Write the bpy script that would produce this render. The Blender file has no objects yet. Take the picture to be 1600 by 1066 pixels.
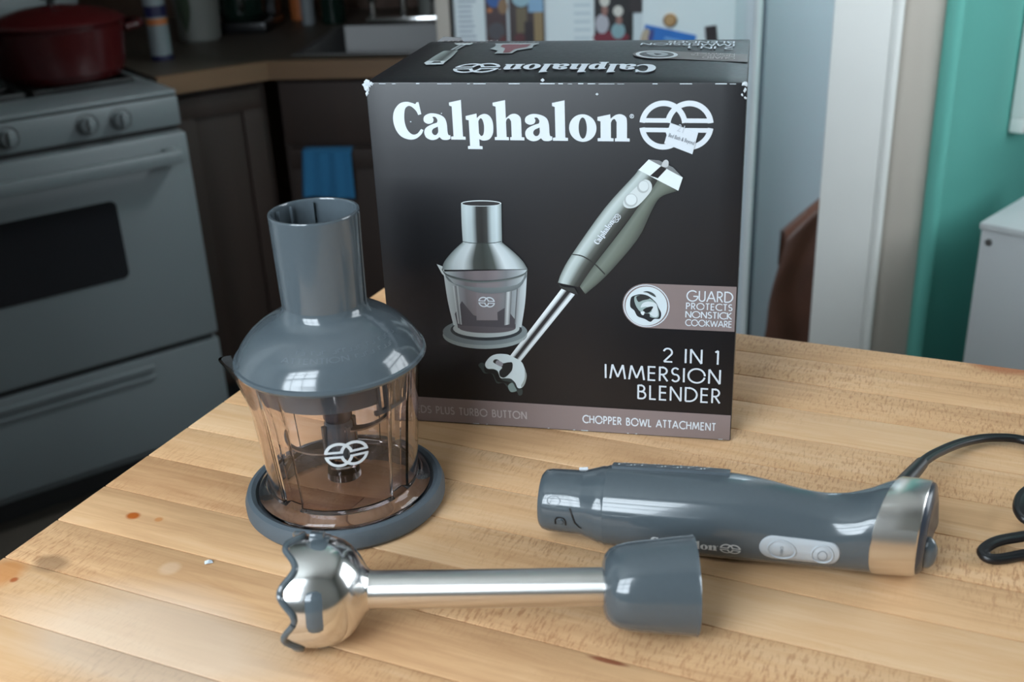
import bpy, bmesh, math, random
import numpy as np
from mathutils import Vector, Matrix
random.seed(4)
SC = bpy.context.scene
COL = SC.collection
PI = math.pi
def R(d): return math.radians(d)

# ---------------------------------------------------------------- camera
FPX = 1724.4
RT = np.array([0.99904967, -0.01784831, -0.03976423])
UP = np.array([0.04358619, 0.40910543, 0.91144555])
FW = np.array([0.0, 0.91231255, -0.40949458])
CP = np.array([0.0, 0.0, 1.36])
cam_d = bpy.data.cameras.new('camera')
cam = bpy.data.objects.new('camera', cam_d)
COL.objects.link(cam)
cam.matrix_world = Matrix(((RT[0], UP[0], -FW[0], CP[0]), (RT[1], UP[1], -FW[1], CP[1]), (RT[2], UP[2], -FW[2], CP[2]), (0, 0, 0, 1)))
cam_d.sensor_width = 36.0
cam_d.lens = FPX / 1600 * 36.0
cam_d.clip_start = 0.02
cam_d.dof.use_dof = True
cam_d.dof.focus_distance = 0.84
cam_d.dof.aperture_fstop = 7.1
SC.camera = cam
# ---------------------------------------------------------------- world, lights, exposure
world = bpy.data.worlds.new('world')
SC.world = world
world.use_nodes = True
world.node_tree.nodes['Background'].inputs[0].default_value = (0.62, 0.74, 0.85, 1)
world.node_tree.nodes['Background'].inputs[1].default_value = 0.35
SC.view_settings.view_transform = 'Standard'
SC.view_settings.look = 'None'
SC.view_settings.gamma = 1.0
SC.view_settings.exposure = 0.0
try: SC.view_settings.use_curve_mapping = False
except Exception: pass
def area_light(name, loc, rot, sx, sy, power, color):
    l = bpy.data.lights.new(name, 'AREA')
    l.shape = 'RECTANGLE'; l.size = sx; l.size_y = sy; l.energy = power; l.color = color
    o = bpy.data.objects.new(name, l); COL.objects.link(o)
    o.location = loc; o.rotation_euler = rot
    return o
# daylight outside the window behind the camera (window_1) and outside the window on the right (window_2)
area_light('daylight_behind', (-1.03, -.63, 1.98), (R(90), 0, 0), 1.44, 1.5, 108, (0.80, 0.91, 1.0))
area_light('daylight_right', (1.87, 1.0, 1.72), (R(90), 0, R(90)), 1.3, 1.3, 42, (0.86, 0.94, 1.0))
# the hall's ceiling lamp, beyond the fridge
area_light('hall_ceiling_lamp', (1.0, 2.5, 2.5), (0, 0, 0), .35, .35, 55, (0.93, 0.96, 1.0))
SC.cycles.max_bounces = 10
SC.cycles.transparent_max_bounces = 24
SC.cycles.sample_clamp_indirect = 6

# ---------------------------------------------------------------- materials
def lin(c):
    return tuple(((x / 12.92) if x <= 0.04045 else ((x + 0.055) / 1.055) ** 2.4) for x in c)
def rgb(r, g, b): return lin((r / 255, g / 255, b / 255)) + (1,)
def mat(name, color, rough=0.5, metal=0.0, noise=0.0, nscale=20, bump=0.0, coat=0.0, spec=0.5, rnoise=0.0, stretch=(1, 1, 1)):
    m = bpy.data.materials.new(name); m.use_nodes = True
    nt = m.node_tree; b = nt.nodes['Principled BSDF']
    b.inputs['Base Color'].default_value = color
    b.inputs['Roughness'].default_value = rough
    b.inputs['Metallic'].default_value = metal
    b.inputs['Specular IOR Level'].default_value = spec
    b.inputs['Coat Weight'].default_value = coat
    if noise or bump or rnoise:
        tc = nt.nodes.new('ShaderNodeTexCoord'); mp = nt.nodes.new('ShaderNodeMapping')
        mp.inputs['Scale'].default_value = stretch
        n = nt.nodes.new('ShaderNodeTexNoise'); n.inputs['Scale'].default_value = nscale; n.inputs['Detail'].default_value = 5
        nt.links.new(tc.outputs['Object'], mp.inputs[0]); nt.links.new(mp.outputs[0], n.inputs['Vector'])
        if noise:
            mx = nt.nodes.new('ShaderNodeMix'); mx.data_type = 'RGBA'
            mx.inputs[6].default_value = tuple(c * (1 - noise) for c in color[:3]) + (1,)
            mx.inputs[7].default_value = tuple(min(1, c * (1 + noise)) for c in color[:3]) + (1,)
            nt.links.new(n.outputs['Fac'], mx.inputs[0]); nt.links.new(mx.outputs[2], b.inputs['Base Color'])
        if bump:
            bp = nt.nodes.new('ShaderNodeBump'); bp.inputs['Strength'].default_value = bump; bp.inputs['Distance'].default_value = 0.001
            nt.links.new(n.outputs['Fac'], bp.inputs['Height']); nt.links.new(bp.outputs[0], b.inputs['Normal'])
        if rnoise:
            mr = nt.nodes.new('ShaderNodeMapRange'); mr.inputs[3].default_value = max(0, rough - rnoise); mr.inputs[4].default_value = rough + rnoise
            nt.links.new(n.outputs['Fac'], mr.inputs[0]); nt.links.new(mr.outputs[0], b.inputs['Roughness'])
    return m

def wood_board_mat():
    m = bpy.data.materials.new('maple_butcher_block'); m.use_nodes = True
    nt = m.node_tree; N = nt.nodes; L = nt.links; b = N['Principled BSDF']
    tc = N.new('ShaderNodeTexCoord'); oi = N.new('ShaderNodeObjectInfo')
    at = N.new('ShaderNodeAttribute'); at.attribute_name = 'tone'; at.attribute_type = 'OBJECT'
    off = N.new('ShaderNodeVectorMath'); off.operation = 'MULTIPLY_ADD'
    off.inputs[1].default_value = (1, 1, 1)
    cmb = N.new('ShaderNodeCombineXYZ')
    mul = N.new('ShaderNodeMath'); mul.operation = 'MULTIPLY'; mul.inputs[1].default_value = 37.0
    L.new(oi.outputs['Random'], mul.inputs[0]); L.new(mul.outputs[0], cmb.inputs[0]); L.new(mul.outputs[0], cmb.inputs[2])
    L.new(tc.outputs['Object'], off.inputs[0]); L.new(cmb.outputs[0], off.inputs[2])
    def noise(scale, sx, sy, det=4, rough=0.55, dist=0.0):
        mp = N.new('ShaderNodeMapping'); mp.inputs['Scale'].default_value = (sx, sy, 1)
        n = N.new('ShaderNodeTexNoise'); n.inputs['Scale'].default_value = scale; n.inputs['Detail'].default_value = det
        n.inputs['Roughness'].default_value = rough; n.inputs['Distortion'].default_value = dist
        L.new(off.outputs[0], mp.inputs[0]); L.new(mp.outputs[0], n.inputs['Vector']); return n
    grain = noise(70, 0.10, 1.6, 6, 0.65, 0.8)      # long streaks along the board
    cloud = noise(14, 0.5, 1.2, 3)                 # soft tone patches
    fleck = noise(560, 1.0, 0.22, 3, 0.6)          # ray flecks
    fmask = noise(9, 0.4, 1.0, 2)
    ramp = N.new('ShaderNodeValToRGB')
    cr = ramp.color_ramp
    cr.elements[0].position = 0.0; cr.elements[0].color = rgb(166, 120, 82)
    cr.elements[1].position = 1.0; cr.elements[1].color = rgb(233, 202, 166)
    e = cr.elements.new(0.5); e.color = rgb(212, 169, 126)
    a1 = N.new('ShaderNodeMath'); a1.operation = 'MULTIPLY_ADD'; a1.inputs[1].default_value = 0.50
    L.new(cloud.outputs['Fac'], a1.inputs[0])
    a2 = N.new('ShaderNodeMath'); a2.operation = 'MULTIPLY_ADD'; a2.inputs[1].default_value = 0.75; L.new(grain.outputs['Fac'], a2.inputs[0])
    L.new(at.outputs['Fac'], a1.inputs[2]); L.new(a1.outputs[0], a2.inputs[2])
    L.new(a2.outputs[0], ramp.inputs[0])
    # flecks
    fr = N.new('ShaderNodeMapRange'); fr.inputs[1].default_value = 0.50; fr.inputs[2].default_value = 0.66
    L.new(fleck.outputs['Fac'], fr.inputs[0])
    fm = N.new('ShaderNodeMapRange'); fm.inputs[1].default_value = 0.42; fm.inputs[2].default_value = 0.60; L.new(fmask.outputs['Fac'], fm.inputs[0])
    ff = N.new('ShaderNodeMath'); ff.operation = 'MULTIPLY'; L.new(fr.outputs[0], ff.inputs[0]); L.new(fm.outputs[0], ff.inputs[1])
    ff2 = N.new('ShaderNodeMath'); ff2.operation = 'MULTIPLY'; ff2.inputs[1].default_value = 0.62; L.new(ff.outputs[0], ff2.inputs[0])
    mx = N.new('ShaderNodeMix'); mx.data_type = 'RGBA'; L.new(ff2.outputs[0], mx.inputs[0]); L.new(ramp.outputs[0], mx.inputs[6]); mx.inputs[7].default_value = rgb(160, 108, 70)
    cur = mx.outputs[2]
    # stains and pale patches at places of the table (object space is the table's own frame)
    for (x, y, r, sx, col, s) in TABLE_MARKS:
        dm = N.new('ShaderNodeVectorMath'); dm.operation = 'SUBTRACT'; dm.inputs[1].default_value = (x, y, 0); L.new(tc.outputs['Object'], dm.inputs[0])
        ds = N.new('ShaderNodeVectorMath'); ds.operation = 'MULTIPLY'; ds.inputs[1].default_value = (1 / sx, 1, 0); L.new(dm.outputs[0], ds.inputs[0])
        dl = N.new('ShaderNodeVectorMath'); dl.operation = 'LENGTH'; L.new(ds.outputs[0], dl.inputs[0])
        wob = N.new('ShaderNodeMath'); wob.operation = 'MULTIPLY_ADD'; wob.inputs[1].default_value = r * 0.9; L.new(cloud.outputs['Fac'], wob.inputs[0]); L.new(dl.outputs[1], wob.inputs[2])
        mr = N.new('ShaderNodeMapRange'); mr.inputs[1].default_value = r * 1.65; mr.inputs[2].default_value = r * 1.1; mr.inputs[3].default_value = 0; mr.inputs[4].default_value = s
        L.new(wob.outputs[0], mr.inputs[0])
        m2 = N.new('ShaderNodeMix'); m2.data_type = 'RGBA'; L.new(mr.outputs[0], m2.inputs[0]); L.new(cur, m2.inputs[6]); m2.inputs[7].default_value = col
        cur = m2.outputs[2]
    L.new(cur, b.inputs['Base Color'])
    b.inputs['Roughness'].default_value = 0.46
    b.inputs['Specular IOR Level'].default_value = 0.22
    rr = N.new('ShaderNodeMapRange'); rr.inputs[3].default_value = 0.36; rr.inputs[4].default_value = 0.62; L.new(cloud.outputs['Fac'], rr.inputs[0]); L.new(rr.outputs[0], b.inputs['Roughness'])
    bp = N.new('ShaderNodeBump'); bp.inputs['Strength'].default_value = 0.25; bp.inputs['Distance'].default_value = 0.0004
    L.new(grain.outputs['Fac'], bp.inputs['Height']); L.new(bp.outputs[0], b.inputs['Normal'])
    return m
# table frame: origin at its back left corner, x along the boards
TYAW = -0.4272
T0 = (-0.139, 1.139)
TX = np.array([math.cos(TYAW), math.sin(TYAW), 0]); TY = np.array([-math.sin(TYAW), math.cos(TYAW), 0])
TZ = 0.92
def ray(u, v):
    return ((u - 800) / FPX) * RT - ((v - 533) / FPX) * UP + FW
def on_z(u, v, z):
    d = ray(u, v); t = (z - CP[2]) / d[2]; return CP + t * d
def tl(u, v):
    p = on_z(u, v, TZ) - np.array([T0[0], T0[1], 0]); return float(p @ TX), float(p @ TY)
TABLE_MARKS = []
for (u, v, r, sx, col, s) in [(208, 806, .0045, 1.2, rgb(170, 84, 22), .95), (248, 812, .0028, 1.1, rgb(190, 118, 58), .7), (80, 880, .010, 1.4, rgb(96, 70, 50), .55),
                              (5, 895, .016, 1.0, rgb(196, 120, 50), .6), (22, 906, .003, 1, rgb(160, 70, 22), .8), (230, 1000, .045, 2.2, rgb(226, 204, 184), .55), (1563, 573, .014, 2.2, rgb(158, 82, 46), .7),  # includes a broad pale patch, lighter than the wood around it
                              (950, 1033, .002, 6, rgb(130, 50, 28), .8), (265, 888, .007, 1, rgb(222, 190, 160), .5)]:
    x, y = tl(u, v); TABLE_MARKS.append((x, y, r, sx, col, s))

M = {}
M['board'] = wood_board_mat()
M['glue'] = mat('dark_glue_line', rgb(96, 62, 38), 0.7)
M['legwood'] = mat('table_frame_wood', rgb(150, 105, 66), 0.5, noise=.15, nscale=30, stretch=(1, 1, .1))
M['plastic'] = mat('grey_glossy_plastic', rgb(76, 85, 91), 0.14, noise=.04, nscale=300, coat=.3)
M['plastic_satin'] = mat('grey_satin_plastic', rgb(78, 87, 94), 0.34, noise=.05, nscale=300)
M['rubber'] = mat('grey_rubber', rgb(76, 85, 92), 0.6, noise=.06, nscale=200)
M['dark_plastic'] = mat('dark_grey_plastic', rgb(52, 58, 68), 0.25)
M['pad'] = mat('light_grey_button_rubber', rgb(172, 177, 182), 0.5)
M['black_rubber'] = mat('black_cord_rubber', rgb(20, 20, 23), 0.38)
M['steel'] = mat('polished_steel', (0.72, 0.71, 0.70, 1), 0.15, 1.0)
M['brushed_tube'] = mat('satin_steel_tube', (.74, .72, .70, 1), .32, 1.0)
_b = M['brushed_tube'].node_tree; _p = _b.nodes['Principled BSDF']; _p.inputs['Anisotropic'].default_value = .8; _p.inputs['Anisotropic Rotation'].default_value = .25
_t = _b.nodes.new('ShaderNodeTangent'); _t.direction_type = 'RADIAL'; _t.axis = 'X'; _b.links.new(_t.outputs[0], _p.inputs['Tangent'])
M['brushed'] = mat('brushed_steel', (0.72, 0.70, 0.68, 1), 0.27, 1.0)
M['logo_print'] = mat('pale_grey_print', rgb(196, 202, 206), 0.5)
M['emboss'] = mat('embossed_grey_lettering', rgb(88, 97, 104), 0.3)
M['card_black'] = mat('black_printed_card', rgb(17, 18, 23), 0.40, noise=.12, nscale=260, spec=.5, rnoise=.05)
M['card_raw'] = mat('torn_white_card', rgb(190, 198, 204), 0.9, noise=.2, nscale=400)
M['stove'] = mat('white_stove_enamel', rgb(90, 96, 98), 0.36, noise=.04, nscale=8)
M['stove_dark'] = mat('black_gap', rgb(14, 14, 15), 0.6)
M['stove_glass'] = mat('dark_oven_glass', rgb(24, 25, 28), 0.12)
M['iron'] = mat('black_cast_iron', rgb(16, 16, 17), 0.55, noise=.2, nscale=80)
M['red'] = mat('red_enamel', rgb(50, 8, 10), 0.25, noise=.12, nscale=10)
M['cab'] = mat('dark_brown_wood', rgb(38, 22, 14), 0.65, noise=.4, nscale=18, stretch=(1, 1, .12))
M['counter'] = mat('brown_laminate', rgb(58, 50, 42), 0.5, noise=.35, nscale=40)
M['edge'] = mat('oak_counter_edge', rgb(96, 70, 46), 0.5, noise=.25, nscale=30, stretch=(.2, .2, 1))
M['sink'] = mat('stainless_sink', (0.15, 0.15, 0.15, 1), 0.5, 1.0)
M['chrome'] = mat('chrome', (0.5, 0.5, 0.5, 1), 0.15, 1.0)
M['towel'] = mat('blue_cloth', rgb(34, 96, 136), 0.95, noise=.12, nscale=200, bump=.4)
M['fridge'] = mat('white_fridge_enamel', rgb(196, 206, 212), 0.4, noise=.03, nscale=30)
M['paper'] = mat('white_paper', rgb(214, 222, 226), 0.8)
M['trim'] = mat('white_gloss_paint', rgb(236, 237, 234), 0.35, noise=.02, nscale=12)
M['beige'] = mat('beige_paint', rgb(190, 182, 172), 0.5)
M['teal'] = mat('teal_wall_paint', rgb(100, 180, 168), 0.55, noise=.04, nscale=6)
M['bluegrey'] = mat('blue_grey_paint', rgb(164, 169, 177), 0.5, noise=.03, nscale=5)
M['wall'] = mat('grey_wall_paint', rgb(150, 150, 146), 0.8, noise=.03, nscale=5)
M['darkwall'] = mat('brown_wood_panel_wall', rgb(70, 46, 32), 0.6, noise=.3, nscale=12, stretch=(1, 1, .15))
M['ceiling'] = mat('ceiling_paint', rgb(200, 200, 196), 0.9, noise=.02, nscale=5)
M['floor'] = mat('dark_floor_vinyl', rgb(62, 56, 50), 0.5, noise=.2, nscale=14)
M['leather'] = mat('brown_leather', rgb(80, 50, 38), 0.42, noise=.4, nscale=14, bump=.3)
M['white_lam'] = mat('white_laminate', rgb(214, 218, 220), 0.4, noise=.02, nscale=9)
M['bottle_white'] = mat('white_plastic_bottle', rgb(120, 126, 130), 0.4)
M['bottle_dark'] = mat('dark_green_glass', rgb(18, 34, 28), 0.1)
M['black_plastic'] = mat('black_plastic', rgb(18, 18, 20), 0.3)
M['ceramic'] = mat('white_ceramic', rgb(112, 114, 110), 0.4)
M['leaf'] = mat('dark_leaf_glaze', rgb(56, 66, 52), 0.4)
M['cap_blue'] = mat('dark_blue_cap', rgb(24, 22, 60), 0.4)
M['orange'] = mat('orange_band', rgb(170, 96, 50), 0.5)
M['cork'] = mat('tan_wood', rgb(176, 140, 96), 0.6, noise=.2, nscale=60)
M['screw'] = mat('grey_screw', (0.35, 0.36, 0.36, 1), 0.4, 1.0)
M['magnet'] = mat('black_magnet', rgb(38, 28, 32), 0.5)
M['bulb'] = None
def print_mat():
    m = bpy.data.materials.new('colour_print'); m.use_nodes = True
    nt = m.node_tree; b = nt.nodes['Principled BSDF']
    a = nt.nodes.new('ShaderNodeAttribute'); a.attribute_name = 'Col'
    nt.links.new(a.outputs['Color'], b.inputs['Base Color']); b.inputs['Roughness'].default_value = 0.36
    return m
M['print'] = print_mat()
def flatcol(c, name, rough=.4): return mat(name, rgb(*c), rough)
M['white_print'] = flatcol((208, 216, 224), 'white_print')
M['taupe_print'] = flatcol((132, 118, 117), 'taupe_print')
M['grey_print'] = flatcol((178, 170, 170), 'pale_taupe_print')
M['ink'] = flatcol((58, 66, 80), 'dark_ink')
M['sticker'] = flatcol((206, 214, 222), 'white_sticker_paper', .6)
def smoky():
    m = mat('smoky_clear_plastic', (0.93, 0.865, 0.87, 1), 0.02)
    b = m.node_tree.nodes['Principled BSDF']
    b.inputs['Transmission Weight'].default_value = 1.0
    b.inputs['IOR'].default_value = 1.42
    return m
M['smoky'] = smoky()

# ---------------------------------------------------------------- mesh helpers
def mesh_obj(name, verts, faces, m, parent=None, smooth=True, world=False, colors=None, bevel=0.0, angle=35):
    me = bpy.data.meshes.new(name)
    if world and parent is not None:
        inv = parent.matrix_basis.inverted()
        verts = [tuple(inv @ Vector(v)) for v in verts]
    me.from_pydata([tuple(map(float, v)) for v in verts], [], faces)
    me.validate(); me.update()
    if colors is not None:
        ca = me.color_attributes.new('Col', 'FLOAT_COLOR', 'POINT')
        for i, c in enumerate(colors): ca.data[i].color = c
    o = bpy.data.objects.new(name, me); COL.objects.link(o)
    if m: me.materials.append(m)
    if parent is not None: o.parent = parent
    fin(o, smooth, bevel, angle)
    return o
def fin(o, smooth=True, bevel=0.0, angle=35, recalc=False):
    me = o.data
    bm = bmesh.new(); bm.from_mesh(me)
    if bevel > 0:
        es = [e for e in bm.edges if len(e.link_faces) == 2 and e.calc_face_angle(0) > R(30)]
        bmesh.ops.bevel(bm, geom=es, offset=bevel, segments=2, profile=0.6, affect='EDGES', clamp_overlap=True)
    for e in bm.edges:
        if len(e.link_faces) == 2: e.smooth = e.calc_face_angle(0) < R(angle)
    for f in bm.faces: f.smooth = smooth
    bm.to_mesh(me); bm.free()
def bx(vs, fs, c, s, rz=0.0):
    """box centred at c with size s turned by rz, appended"""
    n = len(vs); cs, sn = math.cos(rz), math.sin(rz)
    for dz in (-.5, .5):
        for dx, dy in ((-.5, -.5), (.5, -.5), (.5, .5), (-.5, .5)):
            x, y = dx * s[0], dy * s[1]
            vs.append((c[0] + x * cs - y * sn, c[1] + x * sn + y * cs, c[2] + dz * s[2]))
    for q in ((0, 3, 2, 1), (4, 5, 6, 7), (0, 1, 5, 4), (1, 2, 6, 5), (2, 3, 7, 6), (3, 0, 4, 7)):
        fs.append(tuple(n + i for i in q))
def box(name, c, s, m, parent=None, bevel=0.0, rz=0.0, **k):
    vs, fs = [], []; bx(vs, fs, c, s, rz)
    return mesh_obj(name, vs, fs, m, parent, bevel=bevel, smooth=bevel > 0, **k)
def lathe(name, prof, m, parent, n=64, closed=False, center=(0, 0, 0), frame=None, rfun=None, angle=35, cap=False):
    """prof list of (r, z). frame = (e1, e2, axis) world vectors"""
    if rfun is None:
        q = [prof[0]]
        for a_, b_ in zip(prof[:-1], prof[1:]):
            L_ = math.hypot(b_[0] - a_[0], b_[1] - a_[1])
            if L_ > .012:
                for f_ in (.0015 / L_, 1 - .0015 / L_): q.append((a_[0] + (b_[0] - a_[0]) * f_, a_[1] + (b_[1] - a_[1]) * f_))
            q.append(b_)
        prof = q
    c = np.array(center, float)
    e1, e2, ax = (np.array([1., 0, 0]), np.array([0, 1., 0]), np.array([0, 0, 1.])) if frame is None else frame
    vs, fs = [], []
    for j, (r, z) in enumerate(prof):
        for i in range(n):
            t = 2 * PI * i / n; rr = r if rfun is None else rfun(r, z, t, j)
            vs.append(c + (math.cos(t) * e1 + math.sin(t) * e2) * rr + ax * z)
    for j in range(len(prof) - 1 + (1 if closed else 0)):
        a = j * n; b = ((j + 1) % len(prof)) * n
        for i in range(n):
            k = (i + 1) % n
            fs.append((a + i, a + k, b + k, b + i))
    if cap:
        fs.append(tuple(reversed(range(n)))); fs.append(tuple(range((len(prof) - 1) * n, len(prof) * n)))
    return mesh_obj(name, vs, fs, m, parent, angle=angle)
def loft(name, rings, m, parent, cap=True, angle=35, world=False, colors=None):
    n = len(rings[0]); vs = [p for r in rings for p in r]; fs = []
    for j in range(len(rings) - 1):
        for i in range(n):
            k = (i + 1) % n
            fs.append((j * n + i, j * n + k, (j + 1) * n + k, (j + 1) * n + i))
    if cap:
        fs.append(tuple(reversed(range(n)))); fs.append(tuple(range((len(rings) - 1) * n, len(rings) * n)))
    return mesh_obj(name, vs, fs, m, parent, angle=angle, world=world)
def catmull(pts, sub=8, closed=False):
    pts = [np.array(p, float) for p in pts]; out = []; n = len(pts)
    rng = range(n) if closed else range(n - 1)
    for i in rng:
        p1, p2 = pts[i], pts[(i + 1) % n]
        p0 = pts[i - 1] if (i > 0 or closed) else 2 * p1 - p2
        p3 = pts[(i + 2) % n] if (i + 2 < n or closed) else 2 * p2 - p1
        for k in range(sub):
            t = k / sub
            out.append(0.5 * ((2 * p1) + (-p0 + p2) * t + (2 * p0 - 5 * p1 + 4 * p2 - p3) * t * t + (-p0 + 3 * p1 - 3 * p2 + p3) * t ** 3))
    if not closed: out.append(pts[-1])
    return out
def tube(name, pts, r, m, parent=None, n=12, sub=8, flat=1.0, section=None, smooth_path=True, world=False, closed=False):
    P = catmull(pts, sub, closed) if smooth_path else [np.array(p, float) for p in pts]
    rings = []; N = len(P)
    for i, p in enumerate(P):
        a = P[max(0, i - 1)] if not closed else P[i - 1]; b = P[min(N - 1, i + 1)] if not closed else P[(i + 1) % N]
        t = (b - a) / (np.linalg.norm(b - a) + 1e-12)
        ref = np.array([0, 0, 1.]) if abs(t[2]) < .95 else np.array([1., 0, 0])
        s = np.cross(t, ref); s /= np.linalg.norm(s); u = np.cross(s, t)
        rr = r(i / (N - 1)) if callable(r) else r
        if section: rings.append([p + s * x * rr + u * y * rr for x, y in section])
        else: rings.append([p + (math.cos(2 * PI * k / n) * s + math.sin(2 * PI * k / n) * u * flat) * rr for k in range(n)])
    if closed: rings.append(rings[0])
    return loft(name, rings, m, parent, cap=not closed, world=world)
def empty(name, loc, label, cat, rz=0.0, group=None):
    o = bpy.data.objects.new(name, None); COL.objects.link(o)
    o.location = loc; o.rotation_euler = (0, 0, rz); o.empty_display_size = .02
    o.matrix_basis = Matrix.Translation(loc) @ Matrix.Rotation(rz, 4, 'Z')
    o['label'] = label; o['category'] = cat
    if group: o['group'] = group
    return o
def tag(o, label, cat, group=None):
    o['label'] = label; o['category'] = cat
    if group: o['group'] = group
    return o
def struct(o): o['kind'] = 'structure'; return o

# ---------------------------------------------------------------- 2-D shapes: serif and stroke lettering, emblem
def contour(pts, sub=5):
    """pts: (x,y) smooth or (x,y,1) corner, closed"""
    n = len(pts); cor = [i for i, p in enumerate(pts) if len(p) == 3]
    if not cor: return [tuple(p) for p in catmull([p[:2] for p in pts], sub, True)]
    out = []
    for a, ci in enumerate(cor):
        cj = cor[(a + 1) % len(cor)]
        seg = [pts[ci][:2]]; k = ci
        while True:
            k = (k + 1) % n; seg.append(pts[k][:2])
            if k == cj: break
        if len(seg) == 2: out.append(tuple(seg[0]))
        else: out += [tuple(p) for p in catmull(seg, sub)][:-1]
    return out
def ell(cx, cy, rx, ry, n=28, rot=0.0, a0=0, a1=360):
    full = abs(a1 - a0) >= 360
    k = n if full else n + 1
    r = []
    for i in range(k):
        t = R(a0 + (a1 - a0) * i / n); x, y = rx * math.cos(t), ry * math.sin(t)
        r.append((cx + x * math.cos(rot) - y * math.sin(rot), cy + x * math.sin(rot) + y * math.cos(rot)))
    return r
C1 = lambda *p: [(a, b, 1) for a, b in p]
GL = {
 'C': (49, [contour([(43, 57.4, 1), (46, 39, 1), (41, 37.5, 1), (38, 44), (31, 50.5), (25, 51), (20, 45), (18.2, 29), (21.5, 15), (29, 7.5), (37, 8.6), (44, 16, 1), (47.5, 14.5, 1), (44, 8), (35, 1), (24, -.8), (11, 4), (3, 15), (0, 30), (3, 44), (12, 54.6), (23, 57.8), (33, 56), (37.5, 54.5), (39.5, 57, 1)])]),
 'a': (42, [contour([(0, 32), (3, 37), (12, 40.4), (24, 39), (33, 34), (36.4, 25), (37, 11), (38.4, 7), (41, 6.6, 1), (41, 1.4, 1), (36, -.6), (28, -.2), (23.6, 3.6, 1), (18, 0), (10, -1), (2, 3), (-.4, 11), (3, 18), (12, 23), (21, 26, 1), (22, 30), (19, 34.6), (14.5, 34.6), (16, 31), (14, 26), (7, 24), (1, 27)]), contour([(22, 20, 1), (14, 16), (12, 11), (15, 7), (19, 7.4), (22, 12)])]),
 'l': (25, [contour(C1((0, 57), (0, 52.5), (4, 51), (4, 5), (0, 4.5), (0, 0), (23, 0), (23, 4.5), (19, 5), (19, 61)))]),
 'p': (43, [contour(C1((0, 36.5), (0, 31), (4.5, 30), (4.5, -9.5), (1, -10), (1, -14.5), (24, -14.5), (24, -10), (19.5, -9.5), (19.5, 1)) + [(26, -1), (35, 1), (41, 9), (42.5, 20), (41, 31), (36, 38), (29, 40), (22, 37.5), (17.5, 33.5, 1), (17.2, 40.5, 1)]), contour([(19.5, 29, 1), (22.5, 33), (25.5, 32), (27.5, 26), (28, 18), (26.5, 9), (23, 6), (19.5, 10, 1)])]),
 'h': (49, [contour(C1((0, 57), (0, 52.5), (4.5, 51), (4.5, 5), (1, 4.5), (1, 0), (23, 0), (23, 4.5), (19.5, 5), (19.5, 28)) + [(21, 32), (24.5, 33.5), (27.5, 29, 1)] + C1((27.5, 5), (25, 4.5), (25, 0), (47, 0), (47, 4.5), (43, 5), (43, 27)) + [(42, 35), (36, 40), (27.5, 39.5), (19.5, 33.5, 1), (19.5, 61, 1)])]),
 'o': (43, [ell(20.7, 19.6, 20.7, 20.8, 40), ell(20.7, 19.6, 6.2, 16, 32)]),
 'n': (49, [contour(C1((0, 36.5), (0, 31), (4.5, 30), (4.5, 5), (0, 4.5), (0, 0), (24, 0), (24, 4.5), (20, 5), (20, 28)) + [(22, 32), (25.5, 33.5), (28.5, 29, 1)] + C1((28.5, 5), (26, 4.5), (26, 0), (48, 0), (48, 4.5), (44, 5), (44, 27)) + [(42.7, 36), (36, 40.5), (27.5, 39.8), (19.5, 34, 1), (19, 40.5, 1)])]),
}
def fill2d(contours):
    cu = bpy.data.curves.new('tmp', 'CURVE'); cu.dimensions = '2D'; cu.fill_mode = 'BOTH'
    for c in contours:
        s = cu.splines.new('POLY'); s.points.add(len(c) - 1); s.use_cyclic_u = True
        for i, p in enumerate(c): s.points[i].co = (p[0], p[1], 0, 1)
    o = bpy.data.objects.new('tmp', cu); me = o.to_mesh()
    vs = [(v.co.x, v.co.y) for v in me.vertices]; fs = [tuple(p.vertices) for p in me.polygons]
    # make sure every face turns the same way
    out = []
    for f in fs:
        a = sum(vs[f[i]][0] * vs[f[(i + 1) % len(f)]][1] - vs[f[(i + 1) % len(f)]][0] * vs[f[i]][1] for i in range(len(f)))
        out.append(f if a > 0 else tuple(reversed(f)))
    o.to_mesh_clear(); bpy.data.objects.remove(o); bpy.data.curves.remove(cu)
    return vs, out
_cache = {}
def brand_text(reg=True):
    """word in slab serif, unit: word height 60, starts at x 0"""
    if 'brand' in _cache: return _cache['brand']
    V, F, x = [], [], 0
    for ch in 'Calphalon':
        adv, cs = GL[ch]
        vs, fs = fill2d(cs); n = len(V)
        V += [(a + x, b) for a, b in vs]; F += [tuple(n + i for i in f) for f in fs]; x += adv
    # registered mark: small ring with stub
    for vs, fs in (ring2(x + 2, 38, 3.2, 2.4), rib([(x + 1, 36.2), (x + 1, 39.8), (x + 3, 39.6), (x + 3, 38.3), (x + 1.2, 38), (x + 3, 36.2)], .6)):
        n = len(V); V += vs; F += [tuple(n + i for i in f) for f in fs]
    _cache['brand'] = (V, F, x); return _cache['brand']
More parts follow.
